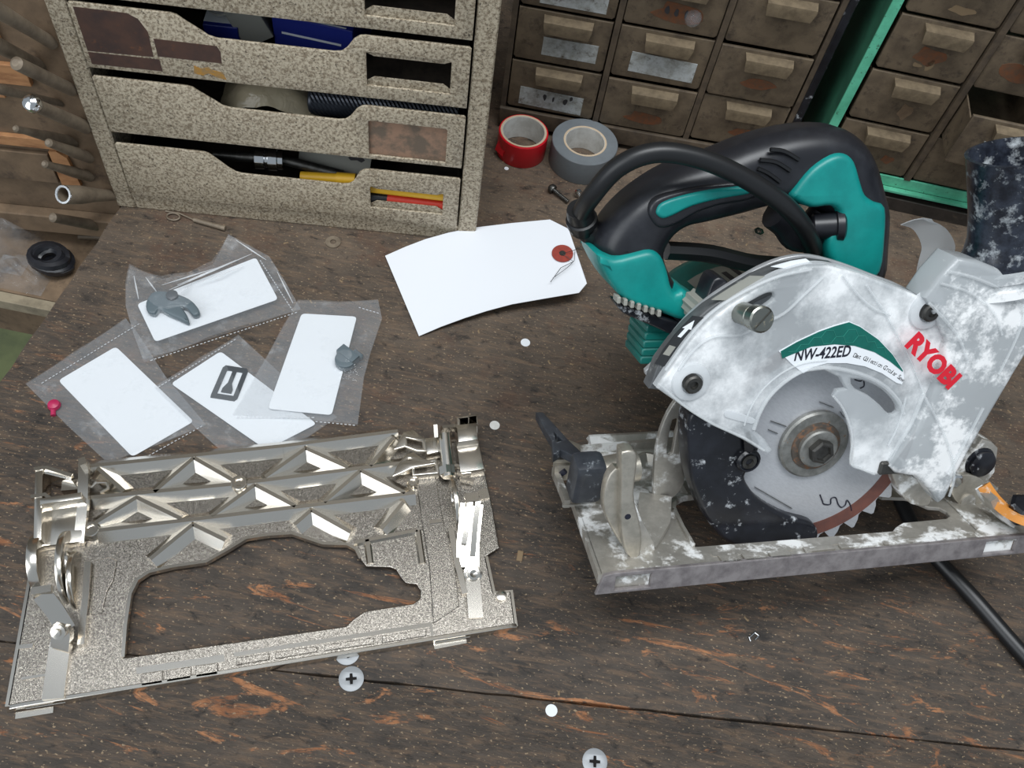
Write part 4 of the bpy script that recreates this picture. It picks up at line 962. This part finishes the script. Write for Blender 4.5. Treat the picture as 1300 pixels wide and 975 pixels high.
bandpoly('white_sticker', [(.76, .1), (.84, .1), (.9, .1), (.9, .8), (.84, .8), (.76, .8)], 'stickerwhite')

# ---- lower guard: black sickle round the blade
LG = [(873, 545), (873, 571), (877, 607), (887, 638), (900, 664), (917, 684), (935, 694), (962, 698), (995, 695), (1027, 691), (1037, 686), (1039, 675), (1031, 664), (1006, 657), (987, 649), (965, 635), (952, 620), (946, 605), (955, 592), (962, 577), (960, 555), (905, 533), (884, 524), (876, 530)]
lg = splate('lower_guard', LG, 2.4, 2.35, 3.75, 'blackdusty', k=3, bevel=.22, bres=3, sm=50, label='black sickle-shaped lower guard')
sc_ = sp(950, 585, 2.2)
S('screw_boss', lathe((sc_.x, 2.5, sc_.z), ax_, [(.62, 0), (.6, .35), (.5, .45), (.45, .45), (.42, .36), (0, .36)], 20), 'blackdusty', lg)
S('screw_head', lathe((sc_.x, 2.2, sc_.z), ax_, [(.36, 0), (.36, .15), (.2, .16), (.16, .05), (0, .05)], 14), 'steeldark', lg)
S('stop_tab', tube([sp(*p, 2.1) for p in ((946, 548), (950, 560), (951, 572))], .2, sq=(.35, .2)), 'blackdusty', lg)

# ---- clear cover over the blade
COVER = COV + [(1190, 395), (1200, 430), (1190, 480), (1160, 545), (1128, 592), (1111, 602), (1095, 597), (1079, 590), (1081, 572), (1080, 555), (1075, 533), (1066, 514), (1056, 503), (1060, 494), (1072, 492), (1064, 478), (1045, 469), (1020, 472), (995, 485), (975, 506), (962, 530), (956, 545), (970, 556), (979, 570), (974, 576), (960, 568), (940, 556), (905, 540), (870, 518)]
KID = [(1079, 480), (1100, 484), (1120, 495), (1134, 510), (1137, 521), (1128, 525), (1116, 513), (1100, 500), (1084, 492)]
SLOT = [(933, 397), (940, 389), (955, 380), (970, 372), (979, 371), (981, 377), (972, 385), (955, 396), (941, 404), (934, 403)]
cv = splate('blade_cover', COVER, 1.8, 1.64, 2.0, 'cover', k=0, bevel=.14, bres=3, holes=[(KID, 2), (SLOT, 2)], sm=25, label='scuffed transparent blade cover')
# side wall of the cover
cw = smooth([sp(x, y, 1.8) for x, y in COV], 4, False); V, F = [], []
for p in cw:
    n = (Vector((p.x, 0, p.z)) - cen).normalized()
    for yy, off in ((1.96, 0), (2.24, 0.02), (2.24, -.18), (1.96, -.2)): V.append(Vector((p.x, yy, p.z)) + n * off)
for i in range(len(cw) - 1): F += [[4 * i + a, 4 * i + (a + 1) % 4, 4 * i + 4 + (a + 1) % 4, 4 * i + 4 + a] for a in range(4)]
F += [[0, 1, 2, 3], [4 * len(cw) - 4 + a for a in (3, 2, 1, 0)]]
S('cover_wall', (V, F), 'coverrib', cv)
def crib(pts, w=.18, h=.22, y=1.58, mat='thinrib', name='moulded_rib'):
    S(name, tube(smooth([sp(a, b, y) for a, b in pts], 4, False), w, 8, sq=None), mat, cv)
crib([(862, 470), (880, 445), (905, 428), (940, 425), (965, 412), (995, 398), (1020, 375), (1045, 352)], 0.072)
crib([(845, 470), (870, 435), (900, 400), (940, 373), (985, 352), (1030, 342)], 0.072)
crib([(957, 545), (964, 525), (978, 502), (1000, 482), (1025, 469), (1055, 467), (1090, 474), (1120, 488), (1140, 508), (1147, 525)], 0.096)
crib([(945, 540), (952, 520), (968, 495), (992, 474), (1020, 461), (1050, 457)], 0.048)
crib([(1070, 350), (1090, 375), (1110, 392), (1130, 400)], 0.060)
crib([(1100, 362), (1125, 400), (1150, 445), (1165, 480), (1172, 500)], 0.060)
crib([(1172, 500), (1158, 535), (1140, 565), (1127, 590)], 0.120)
crib([(1058, 503), (1070, 518), (1079, 540), (1082, 560), (1080, 588), (1095, 596), (1110, 602)], 0.060)
crib([(1150, 505), (1140, 540), (1128, 565)], 0.060)
crib([(836, 487), (870, 516), (905, 538), (945, 556), (970, 572)], 0.060)
# embossed oval mark on the cover
S('embossed_mark', xf(plate(so([(920, 524), (926, 521), (955, 530), (958, 534), (954, 538), (925, 531), (920, 528)], 1.6, 2), 1.58, 1.66, bevel=.02), VX), 'coverrib', cv)
# knurled clamp bolt through the slot
pa, pb = sp(938, 396, 1.9), sp(968, 406, .05)
cb_ = S('clamp_bolt', lathe(pa, pb - pa, [(.48, 0), (.48, (pb - pa).length * .62), (.44, (pb - pa).length * .64), (.44, (pb - pa).length * .7), (.56, (pb - pa).length * .72), (.56, (pb - pa).length * .97), (.48, (pb - pa).length), (0, (pb - pa).length)], 24), 'bolt')
pd_ = (pb - pa).normalized(); pu_, pw_, _ = basis(pd_)
S('bolt_slot', tube([pb + pu_ * .5 + pd_ * .005, pb - pu_ * .5 + pd_ * .005], .1, sq=(.1, .02)), 'steeldark', cb_)
for px, py, r in ((879, 487, .42), (1180, 396, .42)):
    c = sp(px, py, 1.45)
    S('screw_boss', lathe((c.x, 1.75, c.z), ax_, [(.95, 0), (.85, .22), (.62, .3), (.5, .3), (.48, .15), (0, .15)], 24), 'coverrib', cv)
    S('cover_screw', lathe((c.x, 1.6, c.z), ax_, [(r, 0), (r, .3), (r * .8, .36), (r * .45, .36), (r * .4, .2), (0, .2)], 16), 'steeldark', cv)

# ---- sticker on the cover
ST = [(989, 446), (1012, 433), (1040, 420), (1060, 413), (1078, 408), (1092, 414), (1115, 430), (1133, 449), (1147, 470), (1148, 480), (1145, 488), (1138, 486), (1120, 474), (1098, 465), (1075, 461), (1050, 461), (1032, 466), (1020, 474), (1005, 462)]
stk = splate('model_sticker', ST, 1.6, 1.6, 1.638, 'stickerwhite', bevel=0, sm=0, label='green and white model sticker')
GR = [(991, 446), (1012, 434), (1040, 421), (1060, 414), (1078, 409), (1092, 415), (1115, 431), (1133, 450), (1146, 470), (1146, 472), (1130, 459), (1110, 447), (1085, 439), (1060, 437), (1030, 440), (1005, 450), (993, 455)]
GRP = so(GR, 1.6)
splate('green_field', GR, 1.6, 1.585, 1.6, 'stickergreen', bevel=0, par=stk, sm=0)
# hexagon line pattern inside the green field
def inside(p, poly):
    c = False; j = len(poly) - 1
    for i in range(len(poly)):
        if (poly[i][1] > p[1]) != (poly[j][1] > p[1]) and p[0] < (poly[j][0] - poly[i][0]) * (p[1] - poly[i][1]) / (poly[j][1] - poly[i][1]) + poly[i][0]: c = not c
        j = i
    return c
gs = []; hr = .36
x0, x1 = min(p[0] for p in GRP), max(p[0] for p in GRP); z0, z1 = min(p[1] for p in GRP), max(p[1] for p in GRP)
for i in range(40):
    for j in range(24):
        hx, hz = x0 + i * hr * 1.5, z0 + j * hr * 1.732 + (hr * .866 if i % 2 else 0)
        if hx > x1 or hz > z1: continue
        for k in range(3):
            a, b = k * pi / 3, (k + 1) * pi / 3
            p, q = (hx + hr * cos(a), hz + hr * sin(a)), (hx + hr * cos(b), hz + hr * sin(b))
            if inside(p, GRP) and inside(q, GRP): gs.append(tube([Vector((p[0], 1.58, p[1])), Vector((q[0], 1.58, q[1]))], .01, sq=(.03, .012)))
S('hexagon_lines', join(*gs), 'stickerhex', stk, sm=0).__setitem__('kind', 'stuff')
def lettering(name, s, p0, p1, ptop, y, mat, par, size=1.0, shear=0.0, bold=0.0, ex=.008, fill=True):
    """letters running from pixel p0 to p1 (baseline), height towards ptop"""
    a, b, c = sp(*p0, y), sp(*p1, y), sp(*ptop, y)
    u = (b - a); L = u.length; u.normalize(); w = (c - a); w = (w - u * w.dot(u)); h = w.length; w.normalize()
    V, F = text_geo(s, 1.0, 0.0, shear=shear, bold=bold)
    mx = max(v.x for v in V); mn = min(v.x for v in V); my = max(v.y for v in V)
    n = Vector((0, -1, 0)); W = []
    for v in V: W.append(a + u * ((v.x - mn) / (mx - mn) * L) + w * (v.y / my * h) + n * (v.z))
    g = (W, F)
    S(name, g, mat, par, sm=0)
lettering('lettering', 'NW-422ED', (1008, 458), (1079, 452), (1006, 444), 1.592, 'inktext', stk, shear=.1, bold=.025)
# small line of letters along the arc of the sticker
arc_ = smooth([sp(*p, 1.592) for p in ((1082, 453), (1095, 457), (1108, 462), (1122, 469), (1135, 477), (1144, 484))], 6, False)
s_ = 'Dust Collection Circular Saw'; gl = []
ll = [0]
for i in range(1, len(arc_)): ll.append(ll[-1] + (arc_[i] - arc_[i - 1]).length)
for k, ch in enumerate(s_):
    if ch == ' ': continue
    t_ = (k / len(s_)) * ll[-1]; i = max(j for j in range(len(ll) - 1) if ll[j] <= t_); p = arc_[i].lerp(arc_[i + 1], (t_ - ll[i]) / (ll[i + 1] - ll[i]))
    u = (arc_[i + 1] - arc_[i]).normalized(); w = Vector((-u.z, 0, u.x)); w = w if w.z > 0 else -w
    V, F = text_geo(ch, .3)
    gl.append(([p + u * v.x + w * v.y for v in V], F))
S('small_print', join(*gl), 'ink', stk, sm=0)
# red brand letters running down the chute
def letters_fit(s, p0, p1, ptop, y, mat):
    lettering('brand_lettering', s, p0, p1, ptop, y, mat, ch_, bold=.055)

# ---- dust chute on the right of the cover
CH = [(1172, 378), (1190, 352), (1214, 326), (1240, 330), (1290, 350), (1330, 368), (1325, 410), (1290, 466), (1257, 522), (1234, 562), (1213, 600), (1199, 630), (1190, 638), (1180, 622), (1160, 604), (1135, 600), (1128, 592), (1160, 545), (1185, 490), (1200, 430)]
ch_ = splate('dust_chute', CH, 1.4, 1.2, 2.9, 'chute', bevel=.3, bres=3, sm=50, label='milky dust-caked plastic dust chute')
def crib2(pts, w, y=1.15, mat='thinrib'):
    S('moulded_rib', tube(smooth([sp(a, b, y) for a, b in pts], 4, False), w, 8), mat, ch_)
crib2([(1172, 500), (1200, 555), (1212, 600), (1205, 630)], 0.060)
crib2([(1180, 385), (1215, 425), (1228, 460)], 0.072); crib2([(1248, 518), (1226, 560), (1204, 602)], 0.084)
crib2([(1205, 345), (1235, 352), (1275, 370), (1300, 395), (1290, 430), (1268, 475)], 0.072); crib2([(1195, 360), (1232, 372), (1262, 398), (1272, 425)], 0.060)
letters_fit('RYOBI', (1149, 438), (1205, 494), (1163, 416), 1.12, 'redlogo')
# collar and black nozzle
NB, NT2 = sp(1284, 346, 2.6), sp(1294, 192, 2.6)
nd = (NT2 - NB); nl = nd.length; nd.normalize()
nu = Vector((0, 1, 0)); nw = nd.cross(nu).normalized()
def oval_tube(secs, n=36):
    V, F = [], []
    for h, a, b in secs:
        c = NB + nd * h
        V += [c + nw * a * cos(2 * pi * i / n) + nu * b * sin(2 * pi * i / n) for i in range(n)]
    for k in range(len(secs) - 1): F += [[k * n + i, k * n + (i + 1) % n, (k + 1) * n + (i + 1) % n, (k + 1) * n + i] for i in range(n)]
    return V, F
S('chute_collar', oval_tube([(-.4, 3.2, 1.9), (.0, 3.15, 1.9), (.05, 3.0, 1.8), (.3, 2.95, 1.8), (.35, 3.05, 1.9), (.7, 2.95, 1.9), (.8, 2.7, 1.7), (-.2, 2.5, 1.5)]), 'chute', ch_)
nz = S('dust_nozzle', oval_tube([(.6, 2.6, 1.7), (.9, 2.55, 1.7), (1.3, 2.2, 1.7), (1.9, 1.95, 1.75), (nl * .55, 1.9, 1.9), (nl * .98, 2.05, 2.1), (nl, 2.1, 2.15), (nl + .02, 1.95, 2.0), (nl * .9, 1.85, 1.9), (nl * .4, 1.75, 1.65), (1.2, 1.6, 1.4), (.8, .1, .1)]), 'nozzle', ch_, sm=50, label='scuffed black dust nozzle')
# deflector under the chute
splate('chute_throat', [(1128, 592), (1140, 600), (1160, 605), (1180, 622), (1176, 640), (1155, 638), (1138, 622)], 2.6, 2.4, 4.2, 'alu', k=2, bevel=.1)
c = sp(1127, 593, 1.7); S('rubber_catch', mv(box(-.55, .6, -.25, .5, -.3, .4, .08), c.x, c.y, c.z), 'steeldark', cv)

# ---- motor and gear case behind the blade
MC = sp(952, 352, 9.0); MC = Vector((MC.x, 0, MC.z - 4.0))
S('gear_case', xf(plate(circle(MC.x + .3, MC.z - .2, 4.5, 40), 4.35, 6.4, bevel=.4, bres=3), VX), 'steeldark')
mh = S('motor_housing', lathe((MC.x, 6.4, MC.z), (0, 1, 0), [(4.2, 0), (4.1, .6), (3.95, 3.5), (3.85, 6.5), (3.6, 7.4), (3.0, 7.9), (0, 8.0)], 40), 'tealdark', label='dark teal motor housing')
def mcyl(a, y, r=4.0): return Vector((MC.x + r * cos(a), y, MC.z + r * sin(a)))
g = grid(8, 3, lambda u, v: mcyl(radians(128 - 62 * u), 8.6 + 2.3 * v, 4.06)); S('rating_plate', solid(g, .02), 'cardgrey', mh)
for k in range(6):
    u0 = .08 + .14 * k
    g = grid(2, 1, lambda u, v: mcyl(radians(128 - 62 * (u0 + .06 * u)), 8.8 + (1.7 if k % 2 else 1.2) * v, 4.09)); S('print_line', solid(g, .015), 'ink', mh)
for k in range(5):
    c0 = sp(834 - 2 * k, 412 + 10 * k, 6.2)
    S('cooling_fin', mv(box(-.7, 1.4, -.5, 1.8, -.22, .2, .18, 3), c0.x, c0.y, c0.z), 'tealdark', mh)
# ---- handle: black overmould and teal body
HO = [(760, 328), (758, 308), (767, 286), (788, 260), (817, 236), (854, 214), (903, 197), (953, 177), (1002, 164), (1045, 160), (1075, 165), (1098, 183), (1112, 209), (1121, 242), (1127, 268), (1125, 310), (1120, 350), (1095, 365), (1062, 350), (1056, 325), (1056, 300), (1052, 278), (1030, 264), (1002, 258), (974, 261), (942, 270), (897, 281), (868, 288), (849, 304), (842, 328), (860, 364), (890, 392), (880, 405), (860, 402), (815, 388), (780, 366)]
hd = splate('handle_grip', HO, 6.4, 5.4, 8.6, 'black', k=3, bevel=1.15, bres=5, sm=60, label='black overmoulded D-handle grip')
splate('rear_handle_body', [(1006, 252), (1012, 238), (1032, 214), (1056, 198), (1074, 196), (1086, 206), (1094, 232), (1100, 248), (1112, 257), (1125, 264), (1125, 300), (1119, 345), (1098, 358), (1066, 345), (1053, 325), (1054, 300), (1064, 285), (1068, 272), (1056, 262), (1030, 264)], 5.2, 5.12, 8.0, 'teal', k=3, bevel=.3, bres=3, par=hd, sm=50, label='teal rear handle section')
splate('front_handle_body', [(758, 324), (780, 328), (806, 322), (826, 318), (840, 326), (848, 345), (852, 362), (858, 372), (868, 368), (890, 384), (900, 394), (870, 407), (840, 398), (800, 386), (776, 362)], 5.2, 5.08, 8.2, 'teal', k=3, bevel=.35, bres=3, par=hd, sm=50, label='teal front handle section')
INL = [(834, 266), (840, 258), (860, 250), (900, 241), (950, 236), (965, 240), (950, 247), (915, 253), (880, 262), (855, 274), (842, 278), (834, 273)]
splate('groove_rim', [(825, 264), (835, 252), (860, 243), (905, 234), (960, 230), (978, 240), (950, 255), (915, 261), (885, 271), (858, 286), (838, 290), (826, 278)], 5.3, 5.28, 6.0, 'black', k=3, bevel=.2, bres=3, par=hd, sm=50)
splate('grip_inlay', INL, 5.2, 5.15, 5.8, 'teal', k=3, bevel=.18, bres=3, par=hd, sm=50, label='teal inlay stripe on the grip')
for p in (((978, 190), (995, 192), (1014, 203)), ((965, 203), (985, 206), (1003, 217)), ((962, 214), (975, 220), (990, 231))):
    S('grip_groove', tube(smooth([sp(a, b, 5.35) for a, b in p], 4, False), .1, 6), 'rubber', hd)
S('trigger', tube(smooth([sp(a, b, 6.4) for a, b in ((985, 268), (1000, 280), (1012, 296), (1028, 296), (1046, 276))], 4, False), .85, 12), 'black', hd)
S('lock_button', lathe(sp(1028, 288, 6.0), sp(1062, 286, 5.6) - sp(1028, 288, 6.0), [(.4, 0), (.62, .15), (.62, 1.1), (.75, 1.15), (.75, 1.45), (.6, 1.55), (0, 1.56)], 18), 'black', hd)
S('lever_pivot', tube(smooth([sp(a, b, 7.4) for a, b in ((846, 318), (900, 322), (960, 335), (1040, 338))], 4, False), .45, 8), 'rubber', hd)
# depth lever, dusty, under the front of the handle
dl = splate('depth_lever', [(776, 378), (790, 382), (830, 394), (862, 404), (880, 412), (868, 426), (850, 420), (832, 412), (805, 400), (784, 390)], 6.0, 5.2, 6.4, 'blackdusty', k=2, bevel=.15)
for k in range(7):
    p = sp(783 + 8.5 * k, 380 + 2.8 * k, 5.3); S('lever_tooth', mv(box(-.09, .09, -.35, .3, -.1, .22, .04), p.x, p.y, p.z), 'cardgrey', dl)
c = sp(892, 392, 4.3); 
kn = [(c.x + (.72 if i % 2 else .62) * cos(2 * pi * i / 24), c.z + (.72 if i % 2 else .62) * sin(2 * pi * i / 24)) for i in range(24)]
S('ribbed_knob', xf(plate(kn, 3.7, 5.2, bevel=.06), VX), 'cardgrey', sm=0)
splate('lock_tab', [(886, 390), (892, 368), (900, 350), (911, 348), (920, 358), (914, 376), (900, 390)], 4.2, 3.6, 4.9, 'black', k=2, bevel=.12)
# ---- cord: sleeve, loop over the handle, then along the bench and out under the base
slv = sp(736, 292, 7.0)
cw_ = [SX @ sp(742, 292, 7.4), SX @ sp(737, 274, 6.8), SX @ sp(752, 248, 5.6), SX @ sp(785, 212, 4.8), SX @ sp(830, 194, 4.4), SX @ sp(880, 199, 4.3), SX @ sp(930, 218, 4.25), SX @ sp(980, 248, 4.3), SX @ sp(1012, 277, 4.6), SX @ sp(1030, 308, 5.6), SX @ sp(1036, 335, 7.2), at(1060, 420, 2.2), at(1110, 520, .6), at(1130, 600, .42), at(1165, 680, .42), at(1190, 710, .42), at(1235, 758, .42), at(1300, 832, .42), at(1380, 915, .42), at(1500, 1020, .42), at(1700, 1120, .42), at(1950, 1180, .42)]
cpath = smooth(cw_, 8, False)
cord = obj('power_cord', tube(cpath, .43, 14), MT['rubber'], saw, label='black rubber power cord looping over the handle')
obj('cord_sleeve', lathe(SX @ sp(741, 290, 7.4), (SX @ sp(736, 268, 6.8)) - (SX @ sp(741, 290, 7.4)), [(.5, -.2), (.62, 0), (.62, .35), (.72, .4), (.72, .7), (.62, .75), (.62, 1.05), (.56, 1.4)], 18), MT['rubber'], cord)
a_ = SX @ sp(742, 330, 7.0); b_ = SX @ sp(775, 318, 7.0)
obj('cord_entry', tube([SX @ sp(742, 288, 7.4), SX @ sp(752, 296, 7.4), SX @ sp(775, 308, 7.4)], [.6, .6, .7], 12), MT['rubber'], cord)

# ---- brackets at the left end of the base
lb_ = S('depth_arc', xf(plate(so([(868, 500), (852, 515), (838, 545), (831, 580), (829, 620), (832, 640), (852, 632), (868, 612), (864, 580), (870, 545), (884, 515)], 5.0, 3), 4.9, 5.2, [so([(853, 532), (848, 555), (846, 575), (853, 574), (857, 550), (861, 533)], 5.0, 2)], .05), VX), 'alu')
S('arc_foot', tube([sp(832, 630, 5.0), sz(830, 660, .9), sz(812, 690, .6)], .1, sq=(1.6, .3)), 'alu', lb_)
yp = sz(803, 706, .5).y                     # the arch post stands here on the base
ab = splate('arch_bracket', [(788, 577), (791, 572), (803, 571), (808, 578), (808, 590), (804, 626), (808, 648), (814, 676), (812, 704), (800, 708), (791, 692), (787, 655), (788, 610)], yp, yp - .1, yp + .7, 'aluclean', k=2, bevel=.12, bres=3, sm=50, label='cast arch bracket post')
splate('arch_web', [(806, 640), (816, 662), (832, 692), (830, 706), (812, 708), (808, 680)], yp, yp + .15, yp + .45, 'alu', k=2, bevel=.05, par=ab)
splate('quadrant_plate', [(767, 650), (768, 622), (775, 602), (788, 596), (792, 640), (794, 694), (780, 678)], yp + .4, yp + .4, yp + 1.0, 'aluclean', k=2, bevel=.1, par=ab)
c = sp(797, 656, yp - .1); S('bracket_hole', lathe((c.x, c.y + .02, c.z), (0, -1, 0), [(0, 0), (.15, 0), (.15, .03), (0, .035)], 12), 'inktext', ab)
kc = sz(744, 606, 2.6)
bk = S('bevel_knob', xf(box(-.8, .8, -.7, .7, -1.25, 1.25, .55, 4), Matrix.Translation(kc) @ Matrix.Rotation(.25, 4, 'X')), 'knobgrey', None, label='dusty dark grey bevel clamp knob')
S('knob_shaft', cyl(kc + Vector((.5, .1, .2)), kc + Vector((2.6, .3, .3)), .7, .8, 18), 'aluclean', bk)
le = S('guide_lever', plate([(p.x, p.y) for p in (sz(*q, 2.2) for q in ((680, 527), (689, 527), (706, 545), (722, 563), (737, 577), (728, 583), (712, 575), (702, 582), (700, 563), (690, 546)))], 1.9, 2.4, [[(p.x, p.y) for p in (sz(*q, 2.2) for q in ((703, 552), (714, 563), (706, 565)))]], .06, 2), 'knobgrey', None, label='tapered grey guide lever with a triangular hole')
gh = S('guide_holder', join(plate([(p.x, p.y) for p in (sz(702, 592, 1.2), sz(737, 590, 1.2), sz(736, 572, 1.2), sz(722, 566, 1.2), sz(710, 572, 1.2))], .5, 1.6, bevel=.06),), 'aluclean')
S('holder_front', tube([sz(703, 600, .9), sz(728, 598, .9)], .1, sq=(.25, .9)), 'aluclean', gh)
S('holder_slot', tube([sz(713, 597, 1.1), sz(717, 602, .9)], .1, sq=(.25, .3)), 'inktext', gh)
S('side_flange', tube([sz(704, 598, .7), sz(716, 628, .7), sz(720, 640, .6)], .1, sq=(.3, .5)), 'alu', gh)
S('rear_rail', tube([sz(708, 575, .9), sz(760, 571, .9), sz(826, 565, .9), sz(905, 558, .9)], .1, sq=(.35, .6)), 'alu', sb)
S('step_line', tube([sz(714, 642, .52), sz(756, 640, .52)], .1, sq=(.12, .14)), 'alu', sb)
# ---- hinge at the right end
hp = splate('hinge_bracket', [(1212, 602), (1228, 580), (1246, 556), (1258, 560), (1266, 568), (1262, 598), (1252, 612), (1232, 612)], 3.6, 3.5, 5.0, 'alu', bevel=.1)
c = sp(1247, 589, 3.3); S('hinge_cap', lathe((c.x, 3.5, c.z), ax_, [(.85, 0), (.8, .1), (.72, .12), (.72, .3), (.6, .36), (0, .36)], 24), 'blackdusty', hp)
hl = splate('hinge_link', [(1205, 622), (1218, 602), (1238, 604), (1249, 612), (1248, 632), (1240, 648), (1230, 651), (1220, 643)], 3.2, 3.1, 3.4, 'aluclean', k=2, bevel=.05)
c = sp(1228, 636, 3.1); S('link_rivet', lathe((c.x, 3.1, c.z), ax_, [(.42, 0), (.42, .1), (.25, .16), (0, .16)], 18), 'alu', hl)
c = sp(1211, 609, 3.1); S('link_screw', lathe((c.x, 3.3, c.z), ax_, [(.42, 0), (.42, .4), (.3, .46), (0, .46)], 6), 'chrome', hl, sm=0)
S('hinge_web', tube(smooth([sz(1252, 626, 2.2), sz(1262, 645, 1.3), sz(1285, 664, .7)], 4, False), .1, sq=(1.2, .4)), 'alu', hp)
ol = S('orange_lever', tube(smooth([sz(1249, 616, 2.4), sz(1262, 634, 1.9), sz(1280, 650, 1.7), sz(1300, 660, 1.7), sz(1330, 668, 1.7)], 4, False), .1, sq=(.6, .4)), 'orange', None, label='orange depth lever')
c = sz(1296, 648, 1.7); S('lever_bolt', lathe(c, (-.2, -.4, 1), [(.7, -.4), (.7, .5), (.5, .6), (0, .6)], 6), 'blackdusty', ol, sm=0)

# ================================================================== scrap of clear plastic caught behind the chute
ps = thing('plastic_strip', 'curled milky plastic strip standing behind the dust chute', 'strip', at(1195, 365))
W0 = SX @ sp(1192, 352, 4.6); 
cl = [SX @ sp(*p, 6.4) for p in ((1190, 356), (1196, 335), (1202, 312), (1190, 290), (1172, 284))]
cs = smooth(cl, 5, False)
def strip(u, v):
    i = u * (len(cs) - 1); k = min(int(i), len(cs) - 2); p = cs[k].lerp(cs[k + 1], i - k)
    side = Vector((-1.6, -.3, -.3)) * (v - .25) * (1.0 - .25 * abs(u - .4)) + Vector((0, 0, .35 * sin(pi * v)))
    return p + side * 1.0
obj('curled_sheet', solid(grid(20, 8, strip), .04), MT['coverrib'], ps, sm=60)
a_, b_ = SX @ sp(1184, 362, 6.6), SX @ sp(1202, 350, 5.9)
obj('ferrule', lathe(a_, b_ - a_, [(.62, -.2), (.7, 0), (.7, .5), (.6, .55), (.6, .9), (.66, .95), (.66, 1.2), (.3, 1.25)], 20), MT['aluclean'], ps)
obj('stem', cyl(a_ + Vector((-.3, 0, -.3)), Vector((a_.x - .5, a_.y + .3, 0)), .3), MT['rubber'], ps)

for o in ALL:
    if 'org' in o: del o['org']
